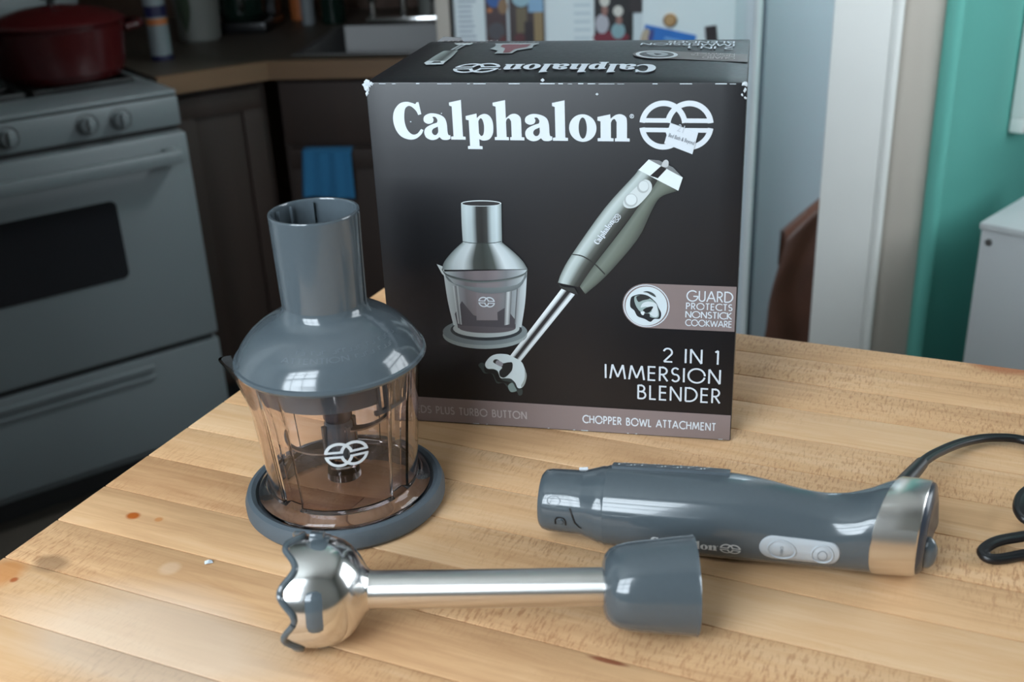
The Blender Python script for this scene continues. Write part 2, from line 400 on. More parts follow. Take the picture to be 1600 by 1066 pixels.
def rib(pts, w, closed=False):
    P = [np.array(p, float) for p in pts]; n = len(P); vs, fs = [], []
    for i in range(n):
        a = P[i - 1] if (i > 0 or closed) else None; b = P[(i + 1) % n] if (i < n - 1 or closed) else None
        d1 = (P[i] - a) / (np.linalg.norm(P[i] - a) + 1e-12) if a is not None else None
        d2 = (b - P[i]) / (np.linalg.norm(b - P[i]) + 1e-12) if b is not None else None
        if d1 is None: d1 = d2
        if d2 is None: d2 = d1
        n1 = np.array([-d1[1], d1[0]]); n2 = np.array([-d2[1], d2[0]]); m = n1 + n2; l = np.linalg.norm(m)
        m = n1 if l < .3 else m / l
        k = min(1.6, 1 / max(.3, float(m @ n1)))
        vs.append(tuple(P[i] + m * w / 2 * k)); vs.append(tuple(P[i] - m * w / 2 * k))
    for i in range(n - 1 + (1 if closed else 0)):
        j = (i + 1) % n; fs.append((2 * i, 2 * i + 1, 2 * j + 1, 2 * j))
    return vs, fs
def ring2(cx, cy, ro, ri, a0=0, a1=360, n=36):
    p = ell(cx, cy, (ro + ri) / 2, (ro + ri) / 2, n, 0, a0, a1)
    return rib(p, ro - ri, closed=abs(a1 - a0) >= 360)
def emblem():
    """two interlaced half-circled rings cut by a level gap; centre 0,0, width 118, height 77"""
    if 'emb' in _cache: return _cache['emb']
    V, F = [], []
    def add(t):
        n = len(V); V.extend(t[0]); F.extend([tuple(n + i for i in f) for f in t[1]])
    g, th, r, cx, w = 4.0, 7.0, 38.5, 20.5, 8.6
    rm = r - w / 2; a = math.degrees(math.asin(g / rm))
    for s in (1, -1):
        for c in (-cx, cx):
            add(ring2(c, 0, r, r - w, a * s if s > 0 else 180 + a, (180 - a) if s > 0 else 360 - a, 30))
        y0, y1 = s * g, s * (g + th); ym = (y0 + y1) / 2
        xi = cx - r + 3
        for sg in (-1, 1):
            x0, x1 = sorted((sg * (cx + r - 4), -sg * 0 + sg * (-xi)))
            add(([(x0, min(y0, y1)), (x1, min(y0, y1)), (x1, max(y0, y1)), (x0, max(y0, y1))], [(0, 1, 2, 3)]))
    _cache['emb'] = (V, F); return V, F
def arc(cx, cy, rx, ry, a0, a1, n=14): return ell(cx, cy, rx, ry, n, 0, a0, a1)
ST = {
 'A': (.78, [[(0, 0), (.39, 1), (.78, 0)], [(.14, .33), (.64, .33)]]),
 'B': (.55, [[(.05, 0), (.05, 1)] , [(.05, .97), (.22, .97)] + arc(.22, .75, .22, .22, 90, -90) + [(.05, .53)], [(.05, .53), (.26, .53)] + arc(.26, .28, .25, .25, 90, -90) + [(.05, .03)]]),
 'C': (.80, [arc(.52, .5, .5, .49, 48, 312, 26)]),
 'D': (.78, [[(.05, .03), (.05, .97), (.25, .97)] + arc(.25, .5, .5, .47, 90, -90, 22) + [(.05, .03)]]),
 'E': (.48, [[(.46, .97), (.05, .97), (.05, .03), (.46, .03)], [(.05, .53), (.44, .53)]]),
 'F': (.46, [[(.46, .97), (.05, .97), (.05, 0)], [(.05, .53), (.42, .53)]]),
 'G': (.96, [arc(.52, .5, .5, .49, 45, 350, 28) + [(1.0, .47), (.6, .47)]]),
 'H': (.68, [[(.05, 0), (.05, 1)], [(.63, 0), (.63, 1)], [(.05, .53), (.63, .53)]]),
 'I': (.12, [[(.06, 0), (.06, 1)]]),
 'K': (.58, [[(.05, 0), (.05, 1)], [(.52, 1), (.07, .52), (.58, 0)]]),
 'L': (.42, [[(.05, 1), (.05, .03), (.42, .03)]]),
 'M': (.96, [[(.02, 0), (.16, 1), (.48, .12), (.80, 1), (.94, 0)]]),
 'N': (.74, [[(.05, 0), (.05, 1), (.69, 0), (.69, 1)]]),
 'O': (1.0, [arc(.5, .5, .49, .49, 0, 360, 32)]),
 'P': (.50, [[(.05, 0), (.05, .97), (.22, .97)] + arc(.22, .72, .25, .25, 90, -90) + [(.05, .47)]]),
 'R': (.54, [[(.05, 0), (.05, .97), (.22, .97)] + arc(.22, .72, .25, .25, 90, -90) + [(.05, .47)], [(.22, .47), (.52, 0)]]),
 'S': (.50, [arc(.25, .74, .2, .23, 35, 270, 14)[:-1] + arc(.25, .27, .22, .245, 90, -150, 14)]),
 'T': (.50, [[(0, .97), (.5, .97)], [(.25, .97), (.25, 0)]]),
 'U': (.62, [[(.05, 1), (.05, .3)] + arc(.31, .28, .26, .25, 180, 360, 14) + [(.57, .3), (.57, 1)]]),
 'V': (.7, [[(0, 1), (.35, 0), (.7, 1)]]),
 'W': (1.08, [[(0, 1), (.27, 0), (.54, .9), (.81, 0), (1.08, 1)]]),
 'X': (.62, [[(0, 1), (.62, 0)], [(.62, 1), (0, 0)]]),
 'Y': (.62, [[(0, 1), (.31, .5), (.62, 1)], [(.31, .5), (.31, 0)]]),
 '1': (.24, [[(.02, .86), (.18, .97), (.18, 0)]]),
 '2': (.56, [arc(.28, .70, .25, .27, 165, -30, 14) + [(.05, .03), (.56, .03)]]),
 '~': (.34, [[(.0, .2), (.0, .8), (.3, .8)]]), '_': (.4, [[(0, .1), (.36, .1), (.36, .7)]]),
 '.': (.08, [[(.04, 0), (.04, .08)]]), ' ': (.34, []),
}
def split_sharp(p):
    out, cur = [], [p[0]]
    for i in range(1, len(p)):
        cur.append(p[i])
        if i < len(p) - 1:
            a = (p[i][0] - p[i - 1][0], p[i][1] - p[i - 1][1]); b = (p[i + 1][0] - p[i][0], p[i + 1][1] - p[i][1])
            if a[0] * b[0] + a[1] * b[1] < -.2 * math.hypot(*a) * math.hypot(*b): out.append(cur); cur = [p[i]]
    out.append(cur); return out
def stroke_text(s, w=.1, gap=.13):
    V, F, x = [], [], 0
    for ch in s:
        adv, st = ST[ch]
        for p in [q for p0 in st for q in split_sharp(p0)]:
            vs, fs = rib([(a + x, b) for a, b in p], w); n = len(V)
            V += vs; F += [tuple(n + i for i in f) for f in fs]
        x += adv + gap
    return V, F, x - gap
def plain_text(s):
    cu = bpy.data.curves.new('tmp', 'FONT'); cu.body = s; cu.fill_mode = 'FRONT'; cu.resolution_u = 2
    o = bpy.data.objects.new('tmp', cu); me = o.to_mesh()
    vs = [(v.co.x, v.co.y) for v in me.vertices]; fs = [tuple(p.vertices) for p in me.polygons]
    o.to_mesh_clear(); bpy.data.objects.remove(o); bpy.data.curves.remove(cu)
    w = max(v[0] for v in vs)
    return vs, fs, w

# ================================================================ THE ROOM
RX0, RX1, RY0, RY1, RH = -2.3, 1.8, -.55, 3.62, 2.9
struct(box('floor', (0, 1.1, -.025), (4.9, 5.3, .05), M['floor']))
struct(box('ceiling', (0, 1.1, RH + .03), (4.9, 5.3, .06), M['ceiling']))
struct(box('wall_left', (RX0 - .05, 1.1, RH / 2), (.1, 5.2, RH), M['wall']))
struct(box('wall_back', (-.6, RY1 + .05, RH / 2), (3.6, .1, RH), M['darkwall']))
def window_wall(wname, winname, axis, pos, a0, a1, h0, h1, w0, w1, out, cols=3, rows=2):
    """wall plane with an opening and a two-sash window with glazing bars"""
    def P(c, s):   # c=(along, depth, z)
        return ((c[0], c[1], c[2]), s) if axis == 'x' else ((c[1], c[0], c[2]), (s[1], s[0], s[2]))
    vs, fs = [], []
    d = .1
    for (b0, b1, z0, z1) in ((w0, a0, 0, RH), (a1, w1, 0, RH), (a0, a1, 0, h0), (a0, a1, h1, RH)):
        c, s = P(((b0 + b1) / 2, pos, (z0 + z1) / 2), (b1 - b0, d, z1 - z0)); bx(vs, fs, c, s)
    struct(mesh_obj(wname, vs, fs, M['wall'], smooth=False))
    vs, fs = [], []
    t = .05
    hm = (h0 + h1) / 2
    for (b0, b1, z0, z1, dd) in ((a0, a0 + t, h0, h1, .09), (a1 - t, a1, h0, h1, .09), (a0, a1, h0, h0 + t, .09), (a0, a1, h1 - t, h1, .09), (a0, a1, hm - .03, hm + .03, .06)):
        c, s = P(((b0 + b1) / 2, pos, (z0 + z1) / 2), (b1 - b0, dd, z1 - z0)); bx(vs, fs, c, s)
    w = struct(mesh_obj(winname, vs, fs, M['trim'], bevel=.002))
    for si, (z0, z1) in enumerate(((h0 + t, hm - .03), (hm + .03, h1 - t))):
        for k in range(1, cols):
            a = a0 + (a1 - a0) * k / cols; c, s = P((a, pos, (z0 + z1) / 2), (.022, .03, z1 - z0)); box('glazing_bar', c, s, M['trim'], w)
        for k in range(1, rows):
            z = z0 + (z1 - z0) * k / rows; c, s = P(((a0 + a1) / 2, pos, z), (a1 - a0 - 2 * t, .03, .022)); box('glazing_bar', c, s, M['trim'], w)
    return w
window_wall('wall_behind', 'window_1', 'x', RY0, -1.72, -.34, 1.25, 2.72, RX0 - .1, RX1 + .1, -1)
window_wall('wall_right', 'window_2', 'y', RX1, .40, 1.60, 1.1, 2.3, RY0, 3.62, 1)

struct(box('wall_light_blocker', (-1.52, 1.0, RH / 2), (1.56, .1, RH), M['wall']))  # added wall out of view, blocks window light from reaching the stove
# right-hand partition: casing, jamb and the teal wall behind the table
def prism(name, poly, z0, z1, m, parent=None, bevel=0.0):
    n = len(poly)
    vs = [(x, y, z0) for x, y in poly] + [(x, y, z1) for x, y in poly]
    fs = [tuple(reversed(range(n))), tuple(range(n, 2 * n))] + [(i, (i + 1) % n, n + (i + 1) % n, n + i) for i in range(n)]
    return mesh_obj(name, vs, fs, m, parent, bevel=bevel, smooth=bevel > 0)
struct(prism('trim_1', [(.562, 1.9), (.657, 1.888), (.661, 1.915), (.661, 2.05), (.615, 2.05)], 0, RH, M['trim'], bevel=.003))
struct(tube('trim_2', [(.668, 1.895, 0), (.668, 1.895, RH)], .0105, M['trim'], n=16, smooth_path=False))
struct(prism('trim_3', [(.675, 1.905), (.757, 1.915), (.757, 2.0), (.675, 2.0)], 0, RH, M['beige'], bevel=.002))
struct(tube('trim_4', [(.773, 1.915, 0), (.773, 1.915, RH)], .016, M['teal'], n=20, smooth_path=False))
struct(prism('wall_teal', [(.786, 1.925), (1.745, 2.884), (1.745, 3.05), (.765, 2.07)], 0, RH, M['teal']))
struct(prism('wall_hall', [(.678, 2.86), (1.45, 2.80), (1.45, 2.9), (.678, 2.96)], 0, RH, M['bluegrey']))
struct(prism('wall_hall.001', [(1.4, 2.2), (1.5, 2.2), (1.5, 2.9), (1.4, 2.9)], 0, RH, M['bluegrey']))
struct(prism('wall_beside_fridge', [(-.145, 2.665), (-.112, 2.66), (-.035, 3.6), (-.068, 3.6)], 0, RH, M['beige'], bevel=.003))

# ================================================================ FLOOR LEVEL KITCHEN
# ---- stove (stands diagonally, front towards the table)
SF = np.array([-.70, 2.405, 0]); SD = np.array([.815, .5795, 0]); SB = np.array([-.5795, .815, 0])
syaw = math.atan2(.5795, .815)
stove = empty('stove', tuple(SF), 'white gas stove with dark oven window, under the red pot', 'stove', rz=syaw)
# local frame: x from -0.76 to 0 along the front, y back
SW = .76
def sbox(name, x0, x1, y0, y1, z0, z1, m, parent=stove, bevel=.004): return box(name, ((x0 + x1) / 2, (y0 + y1) / 2, (z0 + z1) / 2), (x1 - x0, y1 - y0, z1 - z0), m, parent, bevel=bevel)
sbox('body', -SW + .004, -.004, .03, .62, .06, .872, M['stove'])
sbox('plinth', -SW + .03, -.03, .06, .6, 0, .06, M['stove_dark'], bevel=0)
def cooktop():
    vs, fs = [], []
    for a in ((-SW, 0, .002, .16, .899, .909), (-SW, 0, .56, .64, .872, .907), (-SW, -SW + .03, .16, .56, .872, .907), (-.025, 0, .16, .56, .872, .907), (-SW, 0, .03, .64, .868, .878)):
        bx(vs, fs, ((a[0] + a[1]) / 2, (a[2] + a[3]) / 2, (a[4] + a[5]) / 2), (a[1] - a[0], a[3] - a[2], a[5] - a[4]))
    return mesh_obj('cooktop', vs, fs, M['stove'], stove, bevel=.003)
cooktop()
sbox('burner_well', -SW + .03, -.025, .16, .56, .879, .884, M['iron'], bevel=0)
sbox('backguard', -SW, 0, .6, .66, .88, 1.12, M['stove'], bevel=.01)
sbox('gap_line', -SW + .003, -.003, .004, .03, .894, .900, M['stove_dark'], bevel=0)
# control panel with knobs
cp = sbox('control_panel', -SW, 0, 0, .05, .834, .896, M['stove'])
sbox('gap_shadow', -SW + .005, -.005, .012, .04, .822, .836, M['stove_dark'], bevel=0)
for kx in (-.129, -.199, -.357, -.427, -.56, -.63):
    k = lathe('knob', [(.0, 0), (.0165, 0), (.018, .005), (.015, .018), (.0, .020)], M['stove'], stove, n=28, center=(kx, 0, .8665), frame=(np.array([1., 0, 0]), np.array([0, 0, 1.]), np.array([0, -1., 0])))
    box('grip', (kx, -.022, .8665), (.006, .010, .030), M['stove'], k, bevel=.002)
    tube('dial_ring', [(kx + .0225 * math.cos(t), -.0006, .8665 + .0225 * math.sin(t)) for t in np.linspace(0, 2 * PI, 25)[:-1]], .0007, M['magnet'], k, n=5, sub=1, closed=True)
# oven door
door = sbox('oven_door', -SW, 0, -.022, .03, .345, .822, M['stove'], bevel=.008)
# window as rounded pane
def roundrect(w, h, r, n=6):
    pts = []
    for cx, cy, a in ((w / 2 - r, h / 2 - r, 0), (-w / 2 + r, h / 2 - r, 90), (-w / 2 + r, -h / 2 + r, 180), (w / 2 - r, -h / 2 + r, 270)):
        for i in range(n + 1): t = R(a + 90 * i / n); pts.append((cx + r * math.cos(t), cy + r * math.sin(t)))
    return pts
rr_ = roundrect(.40, .175, .014)
def slab2d(name, pts, y0, y1, cx, cz, m, parent):
    n = len(pts); vs = [(cx + a, y0, cz + b) for a, b in pts] + [(cx + a, y1, cz + b) for a, b in pts]
    fs = [tuple(range(n)), tuple(reversed(range(n, 2 * n)))] + [(i, n + i, n + (i + 1) % n, (i + 1) % n) for i in range(n)]
    return mesh_obj(name, vs, fs, m, parent, smooth=False)
slab2d('oven_window', rr_, -.0245, -.02, -.378, .617, M['stove_glass'], door)
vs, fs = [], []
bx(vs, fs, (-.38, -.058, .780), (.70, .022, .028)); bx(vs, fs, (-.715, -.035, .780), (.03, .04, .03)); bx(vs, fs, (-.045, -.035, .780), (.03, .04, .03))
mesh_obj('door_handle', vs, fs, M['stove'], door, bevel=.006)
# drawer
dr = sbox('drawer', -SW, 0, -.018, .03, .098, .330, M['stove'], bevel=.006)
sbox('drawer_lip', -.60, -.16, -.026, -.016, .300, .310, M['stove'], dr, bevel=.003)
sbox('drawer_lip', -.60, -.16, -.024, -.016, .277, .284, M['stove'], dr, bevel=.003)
sbox('drawer_gap', -SW + .01, -.01, -.004, .03, .330, .345, M['stove_dark'], bevel=0)
# grates
for gx in (-.62, -.38, -.14):
    vs, fs = [], []
    for dx in (-.105, .105): bx(vs, fs, (gx + dx, .36, .912), (.011, .37, .012))
    for dy in (.18, .54): bx(vs, fs, (gx, dy, .912), (.22, .011, .012))
    for dy in (.27, .45):
        bx(vs, fs, (gx, dy, .914), (.22, .009, .012))
    bx(vs, fs, (gx, .36, .914), (.009, .37, .012))
    for dx in (-.105, .105):
        for dy in (.18, .54): bx(vs, fs, (gx + dx, dy, .897), (.011, .011, .026))
    mesh_obj('burner_grate', vs, fs, M['iron'], stove, bevel=.0015)
    for dy in (.27, .45): lathe('burner', [(0, .884), (.036, .884), (.036, .894), (.028, .902), (0, .902)], M['iron'], stove, n=24, center=(gx, dy, 0))

# ---- red dutch oven on the stove
pc = SF + SD * -.150 + SB * .285; PZ = .9202
pot = empty('dutch_oven', (pc[0], pc[1], PZ), 'dark red enamelled lidded pot on the stove grate', 'pot', rz=syaw)
lathe('pot_body', [(0, 0), (.118, 0), (.128, .006), (.135, .02), (.146, .112), (.149, .117), (.145, .119), (.139, .112), (.128, .02), (0, .012)], M['red'], pot, n=64)
lid = lathe('pot_lid', [(.148, .1195), (.150, .124), (.142, .131), (.12, .139), (.07, .152), (.02, .158), (0, .159), ], M['red'], pot, n=64)
lathe('lid_knob', [(.008, .157), (.008, .168), (.022, .172), (.024, .182), (.016, .188), (0, .189)], M['black_plastic'], lid, n=28)
for sg in (-1, 1):
    tube('pot_handle', [(sg * .140, -.045, .098), (sg * .172, -.040, .102), (sg * .186, 0, .104), (sg * .172, .040, .102), (sg * .140, .045, .098)], .009, M['red'], pot, n=10, sub=6)

# ---- counter: diagonal part then the sink part
K0 = np.array([-.79, 2.560]); K1 = np.array([-.562, 2.713]); K2 = np.array([-.147, 2.662])
u2 = (K2 - K1) / np.linalg.norm(K2 - K1); n2 = np.array([-u2[1], u2[0]])
u1 = (K1 - K0) / np.linalg.norm(K1 - K0); n1 = np.array([-u1[1], u1[0]])
def P2(a, b): p = K1 + u2 * a + n2 * b; return (float(p[0]), float(p[1]))
def P1(a, b): p = K0 + u1 * a + n1 * b; return (float(p[0]), float(p[1]))
BKY = 3.6
sx0, sx1, sy0, sy1 = .055, .405, .075, .53     # sink opening in counter frame (along, back)
ctop = empty('countertop', (K1[0], K1[1], .87), 'brown laminate countertop with oak front edge around the sink', 'countertop')
L2 = float(np.linalg.norm(K2 - K1))
vs, fs = [], []
def slabpoly(poly, z0, z1):
    n = len(poly); b = len(vs)
    vs.extend([(x, y, z0) for x, y in poly] + [(x, y, z1) for x, y in poly])
    fs.append(tuple(b + i for i in reversed(range(n)))); fs.append(tuple(b + n + i for i in range(n)))
    for i in range(n): fs.append((b + i, b + (i + 1) % n, b + n + (i + 1) % n, b + n + i))
slabpoly([P2(0, .0), P2(L2, .0), P2(L2, sy0), P2(0, sy0)], .875, .91)
slabpoly([P2(0, sy0), P2(sx0, sy0), P2(sx0, sy1), P2(0, sy1)], .875, .91)
slabpoly([P2(sx1, sy0), P2(L2, sy0), P2(L2, sy1), P2(sx1, sy1)], .875, .91)
slabpoly([P2(0, sy1), P2(L2, sy1), (-.06, BKY), (K1[0] + .1, BKY)], .875, .91)
SFp = SF + SD * .010 + SB * .70
slabpoly([P2(0, 0), P2(0, sy1), (K1[0] + .1, BKY), (-1.35, BKY), (float(SFp[0]), float(SFp[1])), P1(0, 0)], .875, .91)
mesh_obj('laminate_top', vs, fs, M['counter'], ctop, smooth=False, world=True)
vs, fs = [], []
e = .018
slabpoly([P1(0, -e), (K1 + np.array([.004, -e])).tolist(), P2(0, 0), P1(0, 0)], .868, .911)
slabpoly([(K1 + np.array([.004, -e])).tolist(), P2(L2, -e), P2(L2, 0), P2(0, 0)], .868, .911)
mesh_obj('oak_edge', vs, fs, M['edge'], ctop, world=True, smooth=False)
# cabinets
def cabinet(label, Pf, L, doors, drawer_z, towel=False):
    c0 = Pf(0, 0)
    root = empty('base_cabinet', (c0[0], c0[1], 0), label, 'cabinet')
    v, f = [], []
    global vs, fs
    vs, fs = [], []
    slabpoly([Pf(.012, .03), Pf(L - .004, .03), Pf(L - .004, .5), Pf(.012, .5)], .09, .60)
    slabpoly([Pf(.012, .03), Pf(L - .004, .03), Pf(L - .004, .05), Pf(.012, .05)], .60, .868)
    mesh_obj('carcass', vs, fs, M['cab'], root, world=True, smooth=False)
    vs, fs = [], []
    slabpoly([Pf(.012, .09), Pf(L - .004, .09), Pf(L - .004, .4), Pf(.012, .4)], 0, .09)
    mesh_obj('toe_kick', vs, fs, M['stove_dark'], root, world=True, smooth=False)
    def panel(name, a0, a1, z0, z1, par):
        global vs, fs
        vs, fs = [], []
        slabpoly([Pf(a0, .012), Pf(a1, .012), Pf(a1, .03), Pf(a0, .03)], z0, z1)
        p = mesh_obj(name, vs, fs, M['cab'], par, world=True, bevel=.003)
        if z1 - z0 > .3:
            vs, fs = [], []
            m_ = .05
            for q in ((a0, a1, z1 - m_, z1), (a0, a1, z0, z0 + m_), (a0, a0 + m_, z0 + m_, z1 - m_), (a1 - m_, a1, z0 + m_, z1 - m_)):
                slabpoly([Pf(q[0], .004), Pf(q[1], .004), Pf(q[1], .014), Pf(q[0], .014)], q[2], q[3])
            o = mesh_obj('door_frame', vs, fs, M['cab'], root, world=True, bevel=.002)
            o.parent = p
        return p
    if drawer_z: panel('drawer_front', .02, L - .012, drawer_z, .855, root)
    for a0, a1 in doors: panel('door', a0, a1, .11, (drawer_z - .012) if drawer_z else .85, root)
    return root
cabinet('dark brown corner cabinet next to the white stove', P1, float(np.linalg.norm(K1 - K0)), [(.03, .25)], None)
cabinet('dark brown sink cabinet with the blue towel on its door', P2, L2, [(.03, L2 - .03)], .703)
# sink basin
sink = empty('kitchen_sink', (*P2(.23, .3), .91), 'stainless steel sink let into the brown counter', 'sink')
vs, fs = [], []
a = [P2(sx0 - .012, sy0 - .012), P2(sx1 + .012, sy0 - .012), P2(sx1 + .012, sy1 + .012), P2(sx0 - .012, sy1 + .012)]
b = [P2(sx0 + .006, sy0 + .006), P2(sx1 - .006, sy0 + .006), P2(sx1 - .006, sy1 - .006), P2(sx0 + .006, sy1 - .006)]
c_ = [P2(sx0 + .03, sy0 + .03), P2(sx1 - .03, sy0 + .03), P2(sx1 - .03, sy1 - .03), P2(sx0 + .03, sy1 - .03)]
for ring, z in ((a, .9105), (a, .913), (b, .913), (b, .76), (c_, .74)): vs += [(x, y, z) for x, y in ring]
for j in range(4):
    for i in range(4): k = (i + 1) % 4; fs.append((j * 4 + i, j * 4 + k, j * 4 + 4 + k, j * 4 + 4 + i))
fs.append((16, 17, 18, 19))
mesh_obj('basin', vs, fs, M['sink'], sink, world=True, bevel=.012)
dx, dy = P2(.23, .3)
lathe('drain', [(0, .7405), (.03, .7405), (.034, .743), (.036, .741)], M['chrome'], None, n=24, center=(dx, dy, 0)).parent = None
dn = bpy.data.objects['drain']; dn.parent = sink; dn.location = (-sink.location[0], -sink.location[1], -sink.location[2])
# faucet
fc = np.array([-.268, 3.27]); fy = -.1215
fau = empty('faucet', (fc[0], fc[1], .911), 'chrome two handled faucet behind the sink', 'faucet', rz=fy)
box('base_plate', (0, 0, .008), (.215, .05, .016), M['chrome'], fau, bevel=.006)
for sg in (-1, 1):
    h = lathe('handle', [(.016, .014), (.011, .02), (.009, .055), (.015, .062), (.018, .074), (.012, .086), (0, .088)], M['chrome'], fau, n=24, center=(sg * .09, 0, 0))
tube('spout', [(0, 0, .012), (0, 0, .12), (0, -.03, .19), (0, -.10, .21), (0, -.16, .19), (0, -.175, .16)], .011, M['chrome'], fau, n=16)
# things on the counter
def bottle(name, x, y, prof, m, label, cat, n=32):
    o = empty(name, (x, y, .9105), label, cat); lathe('body', prof, m, o, n=n); return o
b1 = bottle('spray_can', -.835, 2.80, [(0, 0), (.025, 0), (.026, .004), (.026, .15), (.022, .162), (.012, .168), (0, .168)], M['bottle_white'], 'white aerosol can with orange band and dark cap at the counter corner', 'can')
lathe('cap', [(.020, .1645), (.021, .2), (.018, .206), (0, .207)], M['cap_blue'], b1, n=28)
lathe('orange_band', [(.0263, .085), (.0263, .100)], M['orange'], b1, n=32)
lathe('blue_foot', [(.0265, .0), (.0265, .012)], M['cap_blue'], b1, n=32)
lathe('dark_panel', [(.0263, .104), (.0263, .130)], M['cap_blue'], b1, n=32)
b2 = bottle('utensil_crock', -.812, 3.10, [(0, 0), (.052, 0), (.056, .006), (.066, .19), (.069, .2), (.064, .2), (.05, .01), (0, .008)], M['ceramic'], 'white ceramic crock with a dark leaf motif on the counter', 'crock')
vs, fs = [], []
for i in range(9):
    t = i / 8; z = .03 + .13 * t; w = .30 * math.sin(PI * t) + .03; r = .0575 + .0535 * z
    for a in (-1.9 - w, -1.9, -1.9 + w): vs.append((r * math.cos(a), r * math.sin(a), z))
for i in range(8):
    for k in (0, 1): fs.append((i * 3 + k, i * 3 + k + 1, i * 3 + k + 4, i * 3 + k + 3))
mesh_obj('leaf_motif', vs, fs, M['leaf'], b2)
b3 = empty('coffee_maker', (-.72, 3.27, .9105), 'black coffee maker left of the sink with a thin bright edge', 'coffee maker', rz=-.1)
box('base', (0, 0, .015), (.17, .2, .03), M['black_plastic'], b3, bevel=.008)
box('column', (0, .065, .15), (.16, .07, .24), M['black_plastic'], b3, bevel=.01)
box('brew_head', (0, 0, .30), (.17, .2, .07), M['black_plastic'], b3, bevel=.012)
lathe('carafe', [(0, .032), (.055, .032), (.065, .05), (.066, .12), (.05, .15), (.052, .16), (.046, .16), (.044, .15), (.06, .12), (.06, .05), (0, .04)], M['bottle_dark'], b3, n=32, center=(0, -.03, 0))
tube('carafe_handle', [(.02, -.085, .15), (.03, -.125, .14), (.03, -.125, .08), (.02, -.09, .06)], .006, M['chrome'], b3, n=8)
b4 = bottle('soap_bottle', -.545, 3.29, [(0, 0), (.017, 0), (.019, .004), (.019, .12), (.009, .14), (.009, .15), (0, .15)], M['bottle_white'], 'slim white soap bottle behind the sink corner', 'bottle')
lathe('pump', [(.01, .15), (.01, .165), (.003, .168), (.003, .19), (0, .19)], M['bottle_white'], b4, n=16)
b5 = bottle('dish_soap', -.475, 3.31, [(0, 0), (.034, 0), (.036, .005), (.037, .1), (.028, .13), (.012, .15), (.012, .165), (0, .165)], M['bottle_dark'], 'dark green bottle between the white soap bottle and the faucet', 'bottle')
lathe('cap', [(.013, .165), (.013, .185), (0, .186)], M['towel'], b5, n=16)
b6 = bottle('spice_jar', -.585, 3.42, [(0, 0), (.03, 0), (.032, .004), (.032, .1), (.026, .11), (0, .112)], M['orange'], 'brownish orange jar beside the black coffee maker', 'jar')
lathe('lid', [(.028, .111), (.029, .128), (0, .129)], M['black_plastic'], b6, n=20)
b7 = bottle('drinking_glass', -.205, 3.43, [(0, 0), (.03, 0), (.036, .13), (.034, .13), (.028, .006), (0, .006)], M['ceramic'], 'pale grey tumbler behind the right faucet handle', 'glass')

# ---- towel over the cabinet door
def towel():
    root = None
    wv, fvs = [], []
    nu, nv = 16, 22
    A0, A1 = P2(.165, 0), P2(.30, 0)
    vs, fs = [], []
    for j in range(nv + 1):
        t = j / nv
        for i in range(nu + 1):
            s = i / nu
            a = .066 + .122 * s - .012 * t * (1 - s)
            fold = .004 * math.sin(s * 9 + 1.5 * t) * t + .003 * math.sin(s * 21)
            if t < .12: b, z = .024 - .2 * t, .6925 + .002 * math.sin(t / .12 * PI)
            else: b, z = -.004 - .006 - fold - .004 * t, .6925 - (t - .12) * .135 - .006 * s
            p = P2(a, b); vs.append((p[0], p[1], z))
    for j in range(nv):
        for i in range(nu): a = j * (nu + 1) + i; fs.append((a, a + 1, a + nu + 2, a + nu + 1))
    o = mesh_obj('dish_towel', vs, fs, M['towel'])
    md = o.modifiers.new('thick', 'SOLIDIFY'); md.thickness = .003; md.offset = 1
    return tag(o, 'blue cloth hanging over the sink cabinet door', 'towel')
towel()

# ---- fridge
FY = -.146
fr = empty('refrigerator', (-.103, 2.603, 0), 'white refrigerator covered with papers and photos, behind the black box', 'refrigerator', rz=FY)
FWD = .690
box('cabinet_body', (FWD / 2, .42, .88), (FWD - .01, .72, 1.70), M['fridge'], fr, bevel=.01)
box('kick_grille', (FWD / 2, .12, .035), (FWD - .04, .1, .06), M['stove_dark'], fr)
def door_section(z0, z1, nm):
    pts = [(0.012, .058), (0, .045), (0, .012), (.004, .004), (.012, 0), (FWD - .075, 0), (FWD - .055, .003), (FWD - .035, .010), (FWD - .02, .014), (FWD - .012, .006), (FWD - .004, .004), (FWD, .012), (FWD, .058)]
    n = len(pts); v = [(x, y, z0) for x, y in pts] + [(x, y, z1) for x, y in pts]
    f = [tuple(range(n)), tuple(reversed(range(n, 2 * n)))] + [(i, n + i, n + (i + 1) % n, (i + 1) % n) for i in range(n)]
    o = mesh_obj(nm, v, f, M['fridge'], fr, angle=60)
    bm = bmesh.new(); bm.from_mesh(o.data); bmesh.ops.recalc_face_normals(bm, faces=bm.faces); bm.to_mesh(o.data); bm.free()
    return o
door_section(.10, 1.24, 'door'); door_section(1.25, 1.74, 'freezer_door')
tube('edge_bar', [(FWD - .006, .002, .11), (FWD - .006, .002, 1.23)], .0085, M['white_lam'], fr, n=16, smooth_path=False)
def on_fridge(name, label, cat, x0, x1, z0, z1, m, th=.0012, tilt=0.0, y=-.0008, group=None):
    """a flat thing held on the fridge door; returns it and a function to print patches on it"""
    cx, cz, w, h = (x0 + x1) / 2, (z0 + z1) / 2, x1 - x0, z1 - z0
    Mt = fr.matrix_basis @ Matrix.Translation((cx, y - th, cz)) @ Matrix.Rotation(tilt, 4, 'Y')
    o = empty(name, (0, 0, 0), label, cat, group=group); o.matrix_basis = Mt
    loc, rot, sc = Mt.decompose(); o.location = loc; o.rotation_euler = rot.to_euler()
    box('sheet', (0, th / 2, 0), (w, th, h), m, o)
    return o
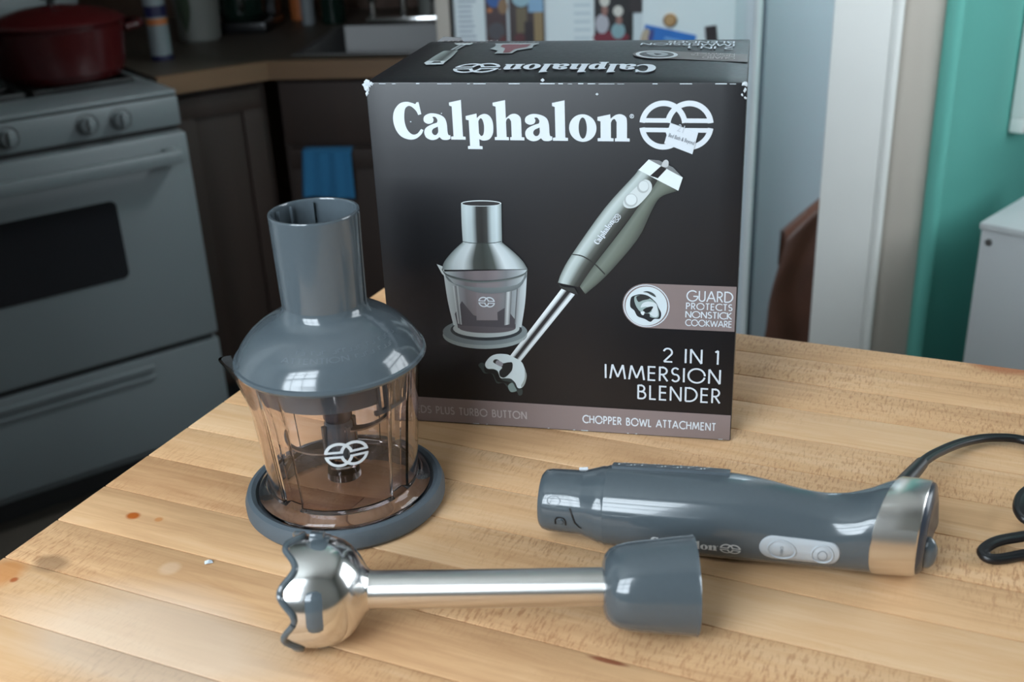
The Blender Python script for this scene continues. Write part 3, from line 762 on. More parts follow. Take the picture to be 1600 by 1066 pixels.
def patches(o, name, items, y=-.0004):
    """items: (poly[(x,z)], colour)"""
    v, f, c = [], [], []
    for k, (poly, col) in enumerate(items):
        b = len(v); yy = y - k * .00006
        v += [(a, yy, d) for a, d in poly]; c += [rgb(*col)] * len(poly); f.append(tuple(range(b, b + len(poly))))
    return mesh_obj(name, v, f, M['print'], o, smooth=False, colors=c)
def rect(x0, x1, z0, z1): return [(x0, z0), (x1, z0), (x1, z1), (x0, z1)]
def fx(u):  # distance along the fridge door of a pixel column at row 30
    d = ray(u, 30); q = np.array([math.cos(FY), math.sin(FY), 0]); nn = np.array([-math.sin(FY), math.cos(FY), 0]); o = np.array([-.103, 2.603, 0])
    t = ((o - CP) @ nn) / (d @ nn); return float((CP + t * d - o) @ q)
def fz(u, v):
    d = ray(u, v); nn = np.array([-math.sin(FY), math.cos(FY), 0]); o = np.array([-.103, 2.603, 0]); t = ((o - CP) @ nn) / (d @ nn); return float((CP + t * d)[2])
# list
o = on_fridge('note_sheet', 'typed list at the left edge of the fridge door', 'paper', fx(712), fx(757), .86, 1.13, M['paper'])
w_ = fx(757) - fx(712)
patches(o, 'typed_lines', [(rect(-w_ * .40, w_ * random.uniform(.05, .25), z, z + .004), (150, 160, 176)) for z in np.arange(-.12, .13, .011)])
# family photos
o = on_fridge('photo_print', 'photo with a bright blue and orange shape, beside the typed list', 'photo', fx(759), fx(792), .93, 1.12, flatcol((64, 40, 44), 'photo_paper_a'))
patches(o, 'picture', [(ell(-.003, .022, .018, .020, 12), (36, 84, 150)), (ell(.004, .046, .020, .012, 10), (186, 92, 50)), (ell(.008, .058, .010, .008, 8), (196, 160, 60)), (ell(.016, .004, .012, .018, 8), (130, 100, 72)), (ell(-.014, -.004, .006, .005, 8), (184, 110, 60)), (ell(0, -.05, .02, .02, 10), (72, 70, 76)), (ell(.014, -.072, .008, .012, 8), (90, 40, 44))])
o = on_fridge('photo_print', 'photo of people in pale shirts, under a blank white card edge', 'photo', fx(796), fx(851), .93, 1.12, flatcol((58, 44, 44), 'photo_paper_b'))
patches(o, 'picture', [(rect(.004, .038, -.01, .09), (128, 164, 196)), (ell(-.012, .024, .022, .022, 12), (140, 172, 186)), (ell(-.022, .056, .016, .012, 8), (120, 60, 60)), (ell(.0, .056, .01, .014, 8), (70, 40, 40)), (rect(.016, .036, -.075, -.01), (140, 118, 84)), (rect(-.024, .0, -.055, .0), (104, 92, 70)), (rect(-.006, .014, -.08, -.03), (40, 30, 36)), (ell(-.018, -.066, .014, .010, 8), (84, 40, 44))])
o = on_fridge('note_sheet', 'blank white sheet between the two photos of people', 'paper', fx(855), fx(928), .84, 1.15, M['paper'], y=-.0004)
patches(o, 'typed_lines', [(rect(.008, .045, z, z + .006), (188, 200, 208)) for z in np.arange(-.06, .15, .018)])
o = on_fridge('photo_print', 'photo of two people in white hats on the fridge', 'photo', fx(929), fx(989), fz(960, 62) - .004, 1.13, flatcol((20, 20, 24), 'photo_paper_c'), y=-.0016)
for sx_, sz_ in ((-.022, -.012), (.010, -.034)):
    pass
patches(o, 'picture', [(ell(-.006, -.082, .042, .014, 12), (112, 34, 50)), (ell(-.026, -.052, .016, .022, 10), (170, 168, 178)), (ell(.010, -.068, .016, .018, 10), (128, 160, 168)), (ell(-.020, -.022, .0075, .014, 8), (140, 100, 92)), (ell(.012, -.045, .0075, .010, 8), (140, 100, 92)), (ell(-.020, -.002, .0115, .013, 10), (200, 196, 190)), (ell(.010, -.025, .0115, .012, 10), (200, 196, 190)), (rect(.006, .012, .03, .06), (50, 60, 66))])
on_fridge('fridge_magnet', 'small dark tag over the top right corner of the white hat photo', 'magnet', fx(984), fx(1003), fz(990, 19), 1.06, M['magnet'], th=.003, y=-.0032)
on_fridge('note_sheet', 'large blank white sheet under the blue card and round magnet', 'paper', fx(1004), fx(1149), .80, 1.17, M['paper'], y=-.0004)
o = on_fridge('picture_card', 'tilted bright blue card with a pale figure, below the round tan magnet', 'card', fx(1003), fx(1086), fz(1040, 70) - .02, fz(1040, 46), flatcol((40, 110, 190), 'blue_card'), tilt=.23, y=-.0022)
patches(o, 'picture', [(ell(-.052, -.002, .010, .022, 10), (176, 160, 140)), (ell(-.040, .004, .006, .018, 8), (60, 70, 130)), (rect(-.01, .03, .004, .010), (110, 160, 214)), (ell(.054, -.01, .008, .01, 8), (30, 40, 60))])
mg = empty('fridge_magnet', (0, 0, 0), 'round tan magnet above the blue card', 'magnet')
Mt = fr.matrix_basis @ Matrix.Translation((fx(1047), -.0045, fz(1047, 31))); mg.matrix_basis = Mt; mg.location = Mt.translation; mg.rotation_euler = (0, 0, FY)
lathe('disc', [(0, 0), (.014, 0), (.0155, .003), (.013, .007), (0, .008)], M['cork'], mg, n=24, frame=(np.array([1., 0, 0]), np.array([0, 0, 1.]), np.array([0, -1., 0])))
lathe('rim', [(.0125, .0065), (.0135, .0088), (.0118, .0088)], M['leather'], mg, n=24, frame=(np.array([1., 0, 0]), np.array([0, 0, 1.]), np.array([0, -1., 0])))
on_fridge('fridge_magnet', 'dark rectangular magnet near the right edge of the fridge', 'magnet', fx(1103), fx(1121), fz(1112, 66), fz(1112, 40), M['magnet'], th=.004, tilt=-.12, y=-.002)

# ---- chair draped in brown leather, past the fridge
def draped_chair():
    ch = empty('draped_chair', (.695, 2.22, 0), 'chair draped in wrinkled brown leather between the fridge and the white casing', 'chair', rz=-.1)
    for lx in (-.04, .13):
        for ly in (-.005, .18): box('leg', (lx, ly, .20), (.026, .026, .40), M['cab'], ch, bevel=.003)
    box('seat', (.05, .09, .415), (.21, .22, .03), M['cab'], ch, bevel=.006)
    box('backrest', (.045, .0, .515), (.20, .02, .17), M['cab'], ch, bevel=.005)
    v, f = [], []
    nu, nv = 36, 24
    def top(s): return .588 + .075 * (s / .3) if s < .3 else .663 + .03 * math.sin((s - .3) * 2.2)
    for j in range(nv + 1):
        t = j / nv
        for i in range(nu + 1):
            s = i / nu
            zt = top(s); zb = .325 - .02 * math.sin(s * 7)
            z = zt * (1 - t) + zb * t
            x = -.110 + .27 * s - .040 * t * (1 - s) ** 1.5 + .0025 * math.sin(t * 9 + s * 4)
            y = -.022 - (.012 * math.sin(s * 15 + 1.6 * math.sin(t * 3.2)) * (.35 + t) + .02 * t) - (.0 if j else -.012)
            v.append((x, y, z))
    for j in range(nv):
        for i in range(nu): a = j * (nu + 1) + i; f.append((a, a + nu + 1, a + nu + 2, a + 1))
    n0 = len(v)
    for i in range(nu + 1):
        s = i / nu; x = -.110 + .27 * s
        v.append((x, .024, top(s) - .006)); v.append((x, .034, .50))
    for i in range(nu):
        f.append((i, i + 1, n0 + 2 * (i + 1), n0 + 2 * i)); f.append((n0 + 2 * i, n0 + 2 * i + 2, n0 + 2 * i + 3, n0 + 2 * i + 1))
    o = mesh_obj('leather_cover', v, f, M['leather'], ch, angle=80)
    md = o.modifiers.new('thick', 'SOLIDIFY'); md.thickness = .004
draped_chair()

# ---- white cabinet at the right with its corner towards the table
wc = empty('storage_cabinet', (.803, 1.777, 0), 'white laminate cabinet against the teal wall', 'cabinet', rz=R(-45))
box('side_panel', (.30, .19, .37), (.596, .372, .736), M['white_lam'], wc, bevel=.002)
box('top_panel', (.30, .188, .7395), (.60, .38, .012), M['white_lam'], wc, bevel=.002)
lathe('screw', [(0, 0), (.0062, 0), (.0056, .0022), (0, .0026)], M['screw'], wc, n=20, center=(.017, .003, .712), frame=(np.array([1., 0, 0]), np.array([0, 0, 1.]), np.array([0, -1., 0])))
tr_ = empty('metal_tray', (.803 + .17 * .7071 + .09 * .7071, 1.777 - .13 * .7071 + .12 * .7071, .7457), 'grey patterned tray lying on the white cabinet', 'tray', rz=R(-45))
box('tray_base', (.06, .02, .002), (.22, .16, .004), M['screw'], tr_, bevel=.001)
for yy in (-.058, .098): box('rim', (.06, yy, .007), (.22, .006, .012), M['chrome'], tr_, bevel=.002)
for xx in (-.048, .168): box('rim', (xx, .02, .007), (.006, .15, .012), M['chrome'], tr_, bevel=.002)
d_ = ray(1576, 205); t_ = 1.139 / (d_[1] - d_[0]); w_ = CP + t_ * d_
pf = empty('wall_panel', (float(w_[0]) + .012, float(w_[1]) - .012, float(w_[2])), 'white framed panel hanging on the teal wall', 'panel', rz=R(45))
for zz in (.015, .505): box('rail', (.19, 0, zz), (.40, .028, .03), M['trim'], pf, bevel=.003)
for xx in (.005, .375): box('stile', (xx, 0, .26), (.03, .028, .46), M['trim'], pf, bevel=.003)
box('sheet', (.19, .004, .26), (.345, .008, .465), M['white_lam'], pf)

# ================================================================ THE TABLE
table = empty('butcher_block_table', (T0[0], T0[1], 0), 'maple butcher block table carrying the box and the blender parts', 'table', rz=TYAW)
TW, TDp, TH = 1.45, .839, .042
seams = [0.0, -.039] + [-.039 - .0499 * k for k in range(1, 17)]
tones = [-.12, -.02, -.08, .02, .04, -.06, .0, .02, -.28, -.02, -.10, -.02, .02, .04, 0, .02, 0]
for k in range(len(seams) - 1):
    y1, y0 = seams[k], seams[k + 1]
    cut = {2: 1.1, 6: 1.2, 11: 1.05}.get(k) if k != 8 else .205
    segs = [(0, TW)] if cut is None else [(0, cut), (cut, TW)]
    for a0, a1 in segs:
        g = .0005
        zt = TZ - random.uniform(0, .00012)
        vs, fs = [], []
        bx(vs, fs, ((a0 + a1) / 2, (y0 + y1) / 2, zt - TH / 2), (a1 - a0 - 2 * g, y1 - y0 - 2 * g, TH))
        o = mesh_obj('board', vs, fs, M['board'], table, bevel=.0006)
        o['tone'] = (tones[k] if not (k == 8 and a0 > 0) else .06) * .8 - .11 + random.uniform(-.05, .05)
box('board_core', (TW / 2, -TDp / 2, TZ - TH / 2 - .002), (TW - .004, TDp - .004, TH - .006), M['glue'], table)
for y in (-.06, -TDp + .06): box('apron', (TW / 2, y, TZ - TH - .045), (TW - .16, .022, .088), M['legwood'], table, bevel=.002)
for x in (.06, TW - .06): box('apron', (x, -TDp / 2, TZ - TH - .045), (.022, TDp - .16, .088), M['legwood'], table, bevel=.002)
for x in (.06, TW - .06):
    for y in (-.06, -TDp + .06): box('leg', (x, y, (TZ - TH) / 2), (.07, .07, TZ - TH - .001), M['legwood'], table, bevel=.005)
# crumb
p = on_z(327, 879, TZ)
vs = [(p[0] + .004 * math.cos(t) * random.uniform(.5, 1.1), p[1] + .003 * math.sin(t) * random.uniform(.5, 1.2), TZ + (.0002 if i % 2 else .0012)) for i, t in enumerate(np.linspace(0, 2 * PI, 9)[:-1])]
n = len(vs); vs.append((p[0], p[1], TZ + .0022)); vs.append((p[0], p[1], TZ + .0001))
tag(mesh_obj('crumb', vs, [(i, (i + 1) % n, n) for i in range(n)] + [((i + 1) % n, i, n + 1) for i in range(n)], M['card_raw']), 'tiny white crumb on the bare table, left of the blending shaft', 'crumb')

# ================================================================ THE CARDBOARD BOX
BO = np.array([-.100672, .827904, TZ + .0003]); BYAW = -.2221; BW, BD, BH = .2779, .1810, .2837
BXv = np.array([math.cos(BYAW), math.sin(BYAW), 0]); BYv = np.array([-math.sin(BYAW), math.cos(BYAW), 0])
cbox = empty('product_box', tuple(BO), 'black printed cardboard box standing behind the blender parts', 'box', rz=BYAW)
def build_box():
    vs, fs = [], []
    nx, nz = 16, 12
    # front, back, sides as a shell with softly worn top edge; the top panel slightly domed
    def bulge(x, y):
        return .0035 * math.sin(PI * min(1, max(0, x / BW))) ** .6 * math.sin(PI * min(1, max(0, y / BD))) ** .8
    ny = 10
    idx = {}
    def V(x, y, z):
        k = (round(x, 6), round(y, 6), round(z, 6))
        if k not in idx: idx[k] = len(vs); vs.append((x, y, z))
        return idx[k]
    xs = [BW * i / nx for i in range(nx + 1)]; ys = [BD * i / ny for i in range(ny + 1)]
    for i in range(nx):
        fs.append((V(xs[i], 0, 0), V(xs[i + 1], 0, 0), V(xs[i + 1], 0, BH), V(xs[i], 0, BH)))
        fs.append((V(xs[i + 1], BD, 0), V(xs[i], BD, 0), V(xs[i], BD, BH), V(xs[i + 1], BD, BH)))
        for j in range(ny):
            fs.append((V(xs[i], ys[j], BH + bulge(xs[i], ys[j])), V(xs[i + 1], ys[j], BH + bulge(xs[i + 1], ys[j])), V(xs[i + 1], ys[j + 1], BH + bulge(xs[i + 1], ys[j + 1])), V(xs[i], ys[j + 1], BH + bulge(xs[i], ys[j + 1]))))
            fs.append((V(xs[i], ys[j + 1], 0), V(xs[i + 1], ys[j + 1], 0), V(xs[i + 1], ys[j], 0), V(xs[i], ys[j], 0)))
    for j in range(ny):
        fs.append((V(0, ys[j + 1], 0), V(0, ys[j], 0), V(0, ys[j], BH), V(0, ys[j + 1], BH)))
        fs.append((V(BW, ys[j], 0), V(BW, ys[j + 1], 0), V(BW, ys[j + 1], BH), V(BW, ys[j], BH)))
    return mesh_obj('carton', vs, fs, M['card_black'], cbox, bevel=.0012), bulge
carton, bulge = build_box()
def fp(u, v):
    d = ray(u, v); t = ((BO - CP) @ BYv) / (d @ BYv); q = CP + t * d - BO; return float(q @ BXv), float(q[2])
def tp(u, v):
    d = ray(u, v); t = (BO[2] + BH - CP[2]) / d[2]; q = CP + t * d - BO; return float(q @ BXv), float(q @ BYv)
LAY = .00016
def front(name, V2, F2, m, layer=1, parent=cbox, colors=None):
    return mesh_obj(name, [(x, -LAY * layer - i * 1e-7, z) for i, (x, z) in enumerate(V2)], F2, m, parent, smooth=False, colors=colors)
def topface(name, V2, F2, m, layer=1, parent=cbox, colors=None):
    return mesh_obj(name, [(x, y, BH + bulge(x, y) + .0006 + LAY * layer + i * 1e-7) for i, (x, y) in enumerate(V2)], F2, m, parent, smooth=False, colors=colors)
def place(V2, ox, oz, sx, sz=None, ang=0.0, flip=False):
    sz = sx if sz is None else sz; out = []
    for x, y in V2:
        a, b = x * sx, y * sz
        if flip: a, b = -a, -b
        out.append((ox + a * math.cos(ang) - b * math.sin(ang), oz + a * math.sin(ang) + b * math.cos(ang)))
    return out
# main word
BV, BF, BLEN = brand_text()
xa, za = fp(617, 217.5); xb, zb = fp(985, 220.5); _, zt_ = fp(720, 157)
zc = fp(715, 218)[1]
s_x = (xb - xa) / BLEN; s_z = (zt_ - zc) / 60.0
front('brand_lettering', place(BV, xa, (za + zb) / 2, s_x, s_z), BF, M['white_print'], 2)
EV, EF = emblem()
ex0, _ = fp(999, 197); ex1, _ = fp(1115, 197); _, ez1 = fp(1057, 157); _, ez0 = fp(1057, 234)
front('emblem', place(EV, (ex0 + ex1) / 2, (ez0 + ez1) / 2, (ex1 - ex0) / 118, (ez1 - ez0) / 77), EF, M['white_print'], 2)
# bottom band
zb1 = (fp(1145, 650)[1] + fp(665, 620)[1]) / 2
front('colour_band', [(0.0006, .0008), (BW - .0006, .0008), (BW - .0006, zb1), (.0006, zb1)], [(0, 1, 2, 3)], M['taupe_print'], 1)
def front_text(s, u0, v0, u1, hpx, name, m=M['white_print'], w=.1, gap=.13, layer=3):
    """text whose baseline runs from pixel column u0 at row v0 to u1"""
    x0, z0 = fp(u0, v0); x1, _ = fp(u1, v0); _, z1 = fp(u0, v0 - hpx)
    V, F, L = stroke_text(s, w, gap)
    return front(name, place(V, x0, z0, (x1 - x0) / L, (z1 - z0)), F, m, layer)
# the baseline on the face is level: take its height from the middle
def face_text(s, u0, u1, vm, hpx, name, m=None, w=.1, gap=.13):
    um = (u0 + u1) / 2; _, z0 = fp(um, vm); x0 = fp(u0, vm)[0]; x1 = fp(u1, vm)[0]; _, z1 = fp(um, vm - hpx)
    V, F, L = stroke_text(s, w, gap)
    return front(name, place(V, x0, z0, (x1 - x0) / L, z1 - z0), F, m or M['white_print'], 3)
face_text('2 IN 1', 1036, 1123, 567.5, 22, 'title_lettering', w=.115, gap=.2)
face_text('IMMERSION', 945, 1126, 595.3, 22, 'title_lettering', w=.115, gap=.2)
face_text('BLENDER', 996, 1125, 626.5, 22, 'title_lettering', w=.115, gap=.2)
face_text('CHOPPER BOWL ATTACHMENT', 911, 1118, 666.5, 11.5, 'band_lettering', w=.17, gap=.2)
face_text('SPEEDS PLUS TURBO BUTTON', 630, 823, 648.5, 11, 'band_lettering', M['grey_print'], w=.16, gap=.2)
# badge
bxl, _ = fp(1010, 480); bxr = BW - .0008; zt1 = fp(1090, 446)[1]; zt0 = fp(1090, 516)[1]
rb_ = (zt1 - zt0) / 2; zm_ = (zt1 + zt0) / 2
cap_ = ell(bxl, zm_, rb_, rb_, 20, 0, 90, 270)
V = [(bxr, zt0), (bxr, zt1)] + cap_
front('badge_panel', V, [tuple(range(len(V)))], M['taupe_print'], 1)
v, f = ring2(bxl, zm_, rb_ * .96, rb_ * .915); front('badge_ring', v, f, M['white_print'], 2)
face_text('GUARD', 1073, 1145, 471.5, 16.5, 'badge_lettering', w=.12)
face_text('PROTECTS', 1072, 1144, 484.3, 10, 'badge_lettering', w=.15, gap=.2)
face_text('NONSTICK', 1071, 1143, 497.3, 10, 'badge_lettering', w=.15)
face_text('COOKWARE', 1071, 1143, 510, 9.6, 'badge_lettering', w=.15)
def poly_print(name, items, mapper, builder, layer=3, parent=cbox):
    """items: (list of px points, colour) or ('grad', left pts, right pts, colours)"""
    v, f, c = [], [], []
    lay = []
    for k, it in enumerate(items):
        if it[0] == 'grad':
            _, Lp, Rp, cols = it; m = len(cols) - 1; b = len(v)
            Lp = catmull(Lp, 4) if len(Lp) > 2 else [np.array(q, float) for q in Lp]; Rp = catmull(Rp, 4) if len(Rp) > 2 else [np.array(q, float) for q in Rp]
            nL = max(len(Lp), len(Rp))
            def samp(A, t):
                x = t * (len(A) - 1); i = min(int(x), len(A) - 2); return A[i] * (1 - (x - i)) + A[i + 1] * (x - i)
            for j in range(nL):
                a, bb = samp(Lp, j / (nL - 1)), samp(Rp, j / (nL - 1))
                for q in range(m + 1):
                    pp = a * (1 - q / m) + bb * (q / m); v.append((*mapper(*pp), k)); c.append(rgb(*cols[q]))
            for j in range(nL - 1):
                for q in range(m): a = b + j * (m + 1) + q; f.append((a, a + 1, a + m + 2, a + m + 1))
        else:
            pts, col = it; b = len(v)
            vv, ff = fill2d([[mapper(*q) for q in pts]])
            v += [(x, y, k) for x, y in vv]; c += [rgb(*col)] * len(vv); f += [tuple(b + i for i in t) for t in ff]
    if builder == 'front': vs = [(x, -LAY * (1 + .35 * k) - .0001 * layer, z) for x, z, k in v]
    else: vs = [(x, y, BH + bulge(x, y) + .0006 + LAY * (1 + .3 * k)) for x, y, k in v]
    return mesh_obj(name, vs, f, M['print'], parent, smooth=False, colors=c)
# picture of the chopper bowl
W1, W2, D1, D2, G1 = (206, 218, 222), (160, 172, 176), (34, 40, 42), (74, 82, 82), (116, 126, 126)
poly_print('chopper_picture', [
    (ell(758, 523, 66, 22, 36), (150, 162, 164)), (ell(758, 518, 66, 21, 36), (120, 132, 136)), (ell(760, 515, 56, 17, 32), (44, 52, 58)), (ell(760, 513, 52, 14, 32), (176, 186, 188)),
    ('grad', [(693, 424), (700, 470), (709, 508)], [(824, 421), (821, 470), (815, 511)], [(196, 206, 208), (150, 156, 160), (112, 108, 112), (124, 116, 120), (118, 110, 114), (128, 122, 126), (120, 124, 128), (150, 158, 162), (188, 198, 202)]),
    ([(711, 490), (722, 470), (740, 492), (760, 498), (790, 480), (806, 500), (806, 512), (760, 520), (716, 512)], (74, 72, 78)),
    ([(745, 440), (775, 440), (778, 500), (745, 500)], (128, 122, 126)),
    (ell(762, 512, 44, 8, 24, 0, 0, 180) + [(716, 508)], (90, 86, 92)),
    ('grad', [(708, 446), (716, 505)], [(716, 446), (722, 507)], [(210, 216, 218), (100, 104, 108), (190, 196, 198)]),
    ('grad', [(790, 450), (788, 508)], [(800, 448), (797, 506)], [(90, 92, 96), (196, 202, 204), (100, 104, 108)]),
    ('grad', [(808, 448), (804, 506)], [(812, 448), (808, 506)], [(60, 62, 66), (170, 176, 180)]),
    ('grad', [(693, 426), (708, 442), (758, 449), (808, 444), (823, 424)], [(700, 432), (716, 446), (758, 458), (806, 452), (823, 432)], [(116, 126, 128), (104, 112, 116)]),
    ([(683, 412), (693, 416), (697, 432), (691, 427)], (206, 214, 216)),
    ('grad', [(723, 378), (708, 392), (695, 408), (691, 421)], [(785, 378), (802, 392), (817, 407), (825, 420)], [(112, 124, 124), (196, 208, 212), (206, 216, 220), (70, 76, 74), (56, 62, 60), (76, 84, 82), (206, 216, 220), (188, 200, 204), (96, 104, 104)]),
    ('grad', [(691, 419), (700, 428), (730, 436), (760, 437.5), (795, 434), (818, 427), (825, 419)], [(691, 421), (700, 431), (730, 440), (760, 441), (795, 437), (818, 430), (825, 422)], [(60, 66, 66), (110, 120, 120)]),
    ('grad', [(721, 317), (722, 350), (724, 380)], [(784, 317), (784.5, 350), (785, 380)], [(170, 182, 184), (190, 204, 208), (178, 192, 196), (52, 54, 54), (44, 44, 44), (60, 62, 62), (176, 190, 194), (192, 206, 210), (120, 132, 134)]),
    (ell(752.5, 317, 31.5, 4.8, 30), (206, 216, 218)), (ell(752.5, 317.3, 29.5, 3.6, 30), (46, 46, 48)),
    ('grad', [(723, 376), (740, 378.5), (768, 378.5), (784, 376)], [(723, 377), (740, 379.5), (768, 379.5), (784, 377)], [(50, 56, 56), (60, 66, 66)]),
], fp, 'front')
def fmark(u0, u1, v, hpx, name, V2, F2, w, h, ang=0.0, m=None, y=.0016):
    cx, cz = fp((u0 + u1) / 2, v); x0 = fp(u0, v)[0]; x1 = fp(u1, v)[0]; s = (x1 - x0) / w
    return mesh_obj(name, [(x, -y - i * 1e-7, z) for i, (x, z) in enumerate(place([(a - w / 2 if name != 'small_emblem' else a, b) for a, b in V2], cx, cz, s, s, ang))], F2, m or M['white_print'], cbox, smooth=False)
fmark(748, 774, 471, 14, 'small_emblem', EV, EF, 118, 77)
# picture of the immersion blender
poly_print('blender_picture', [
    ('grad', [(877.5, 451), (797, 556)], [(898.5, 460), (812.5, 566)], [(226, 234, 236), (214, 222, 226), (30, 30, 34), (36, 36, 40), (220, 228, 232), (196, 204, 208)]),
    (contour([(747.6, 570.4), (752.7, 566.2), (757.7, 568.7), (765.3, 575.5), (777.2, 577.2), (782.2, 589.8), (794.1, 590.7), (802.5, 594.9), (808.4, 606.7), (816.0, 607.6), (816.0, 616.0), (810.9, 617.7), (807.6, 611.8), (798.3, 611.8), (794.1, 606.7), (787.3, 598.3), (776.3, 598.3), (768.7, 583.9), (756.9, 583.1), (751.8, 576.3)]), (52, 62, 62)),
    (contour([(756.9, 572.1), (763.6, 577.2), (773.8, 578.0), (779.7, 585.6), (785.6, 594.1), (799.1, 597.4), (804.2, 605.9), (797.4, 609.3), (790.7, 599.1), (777.2, 595.7), (770.4, 583.9), (758.6, 581.4)]), (18, 20, 22)),
    (contour([(758.2, 569.6), (761.1, 562.8), (767.9, 556.0), (778.0, 552.7), (790.7, 553.1), (799.1, 556.0), (814.3, 564.5), (819.4, 573.8), (822.8, 585.6), (821.1, 597.4), (816.0, 605.0), (809.3, 605.9), (805.0, 597.4), (798.3, 591.5), (790.7, 590.7), (782.2, 589.8), (778.0, 579.7), (771.2, 576.3), (762.0, 575.5)]), (206, 220, 224)),
    (contour([(819.4, 575.5), (823.2, 585.6), (821.1, 597.4), (816.4, 604.2), (814.3, 602.5), (819.4, 592.4), (820.2, 582.2)]), (150, 160, 160)),
    (contour([(770.8, 564.5), (772.9, 561.5), (778.0, 561.5), (785.6, 567.0), (794.1, 565.8), (800.8, 566.6), (800.4, 577.2), (794.1, 585.6), (787.3, 589.8), (781.4, 587.3), (780.5, 579.7), (784.8, 573.8), (777.2, 569.6), (772.1, 566.6)]), (30, 34, 36)),
    (contour([(776.3, 563.2), (779.7, 563.2), (786.0, 567.0), (783.9, 572.5), (775.1, 567.9)]), (150, 150, 158)),
    (contour([(794.1, 602.5), (800.8, 597.4), (805.0, 604.2), (807.6, 610.1), (798.3, 611.8)]), (128, 148, 146)),
    ('grad', [(906, 447), (930, 412), (986, 339), (1026, 278)], [(915, 459), (948, 430), (996, 374), (1018, 330), (1032, 308), (1058, 298)], [(84, 92, 86), (112, 122, 114), (98, 106, 98), (64, 70, 66)]),
    ('grad', [(872, 441), (878, 425), (894, 397), (945, 325), (990, 275), (998, 264)], [(904, 448), (912, 438), (930, 411), (986, 338), (1022, 290), (1031, 274)], [(120, 130, 128), (186, 198, 198), (168, 180, 180), (96, 102, 98), (52, 56, 54), (40, 42, 42)]),
    ('grad', [(894, 396), (911, 399), (930, 411), (946, 427)], [(894.6, 397.6), (911, 401), (929, 413), (945, 429)], [(40, 44, 44), (40, 44, 44)]),
    ('grad', [(872, 441), (880, 447), (898, 449)], [(876, 449), (890, 455), (904, 460)], [(46, 50, 50), (40, 42, 44)]),
    ([(998, 265), (1014, 248.5), (1043, 257), (1067, 277), (1060, 297.5), (1032, 283)], (220, 230, 234)),
    ([(1016, 274), (1028, 278), (1043, 262), (1034, 258)], (30, 30, 32)),
    ([(1014, 248.5), (1030, 250), (1052, 261), (1066, 276), (1058, 272), (1038, 261), (1024, 254)], (120, 124, 126)),
    (contour([(1034, 259), (1037, 251), (1042, 249), (1045, 253), (1043, 260)]), (186, 190, 192)),
    (contour([(974, 318), (978, 308), (998, 288), (1007, 280), (1015, 282), (1019, 290), (1016, 300), (1000, 318), (990, 324), (979, 324)]), (200, 208, 210)),
    (ell(1005, 291, 9.5, 10, 20), (168, 176, 178)), (ell(1006, 290, 7.5, 8, 20), (206, 214, 216)),
    (ell(986, 312, 10.5, 10.5, 20), (168, 176, 178)), (ell(986.5, 311, 8.5, 8.5, 20), (210, 218, 220)),
], fp, 'front')
# small word along the pictured handle
x0, z0 = fp(935, 382); x1, z1 = fp(961, 346); L_ = math.hypot(x1 - x0, z1 - z0); an = math.atan2(z1 - z0, x1 - x0)
mesh_obj('small_brand', [(x, -.0018, z) for x, z in place(BV, x0, z0, L_ / BLEN, L_ / BLEN * 1.25, an)], BF, M['white_print'], cbox, smooth=False)
cx, cz = fp(964, 340)
mesh_obj('small_emblem', [(x, -.0018, z) for x, z in place(EV, cx, cz, L_ / BLEN * 1.0, None, an)], EF, M['white_print'], cbox, smooth=False)
# badge picture
poly_print('badge_picture', [
    (ell(1010, 478, 32.5, 30.5, 40), (206, 218, 224)),
    (contour([(985.6, 466.2), (990.0, 461.9), (1001.2, 459.4), (1013.8, 462.5), (1025.0, 472.5), (1028.8, 480.0), (1033.1, 488.8), (1031.2, 497.5), (1022.5, 498.1), (1016.2, 502.5), (1007.5, 498.1), (996.2, 493.8), (991.2, 485.0), (985.0, 478.8)]), (34, 38, 42)),
    (contour([(992.5, 462.5), (1001.2, 461.2), (1012.5, 464.4), (1022.5, 471.2), (1027.5, 480.0), (1030.0, 490.0), (1027.5, 496.2), (1016.2, 495.0), (1015.0, 490.0), (1005.0, 488.8), (998.8, 485.0), (993.8, 477.5), (991.2, 468.8)]), (150, 168, 168)),
    (contour([(995.0, 462.5), (1010.0, 461.2), (1015.0, 466.2), (1005.0, 468.8), (997.5, 471.2)]), (44, 48, 50)),
    (contour([(1001.2, 480.0), (1005.0, 473.1), (1013.8, 470.6), (1025.0, 473.8), (1027.5, 482.5), (1028.1, 492.5), (1022.5, 495.0), (1015.0, 490.0), (1018.8, 485.0), (1010.0, 478.8)]), (204, 214, 218)),
    (contour([(1006.2, 482.5), (1012.5, 479.4), (1020.6, 478.8), (1016.2, 486.2), (1010.0, 488.8), (1005.0, 485.0)]), (30, 34, 36)),
    (contour([(1005.0, 455.6), (1012.5, 454.4), (1021.2, 458.1), (1025.0, 463.8), (1018.8, 461.2), (1011.2, 456.9)]), (60, 68, 70)),
    (contour([(1001.2, 486.9), (1006.9, 486.2), (1006.2, 491.2), (1003.1, 491.2)]), (214, 224, 228)),
], fp, 'front', layer=4)
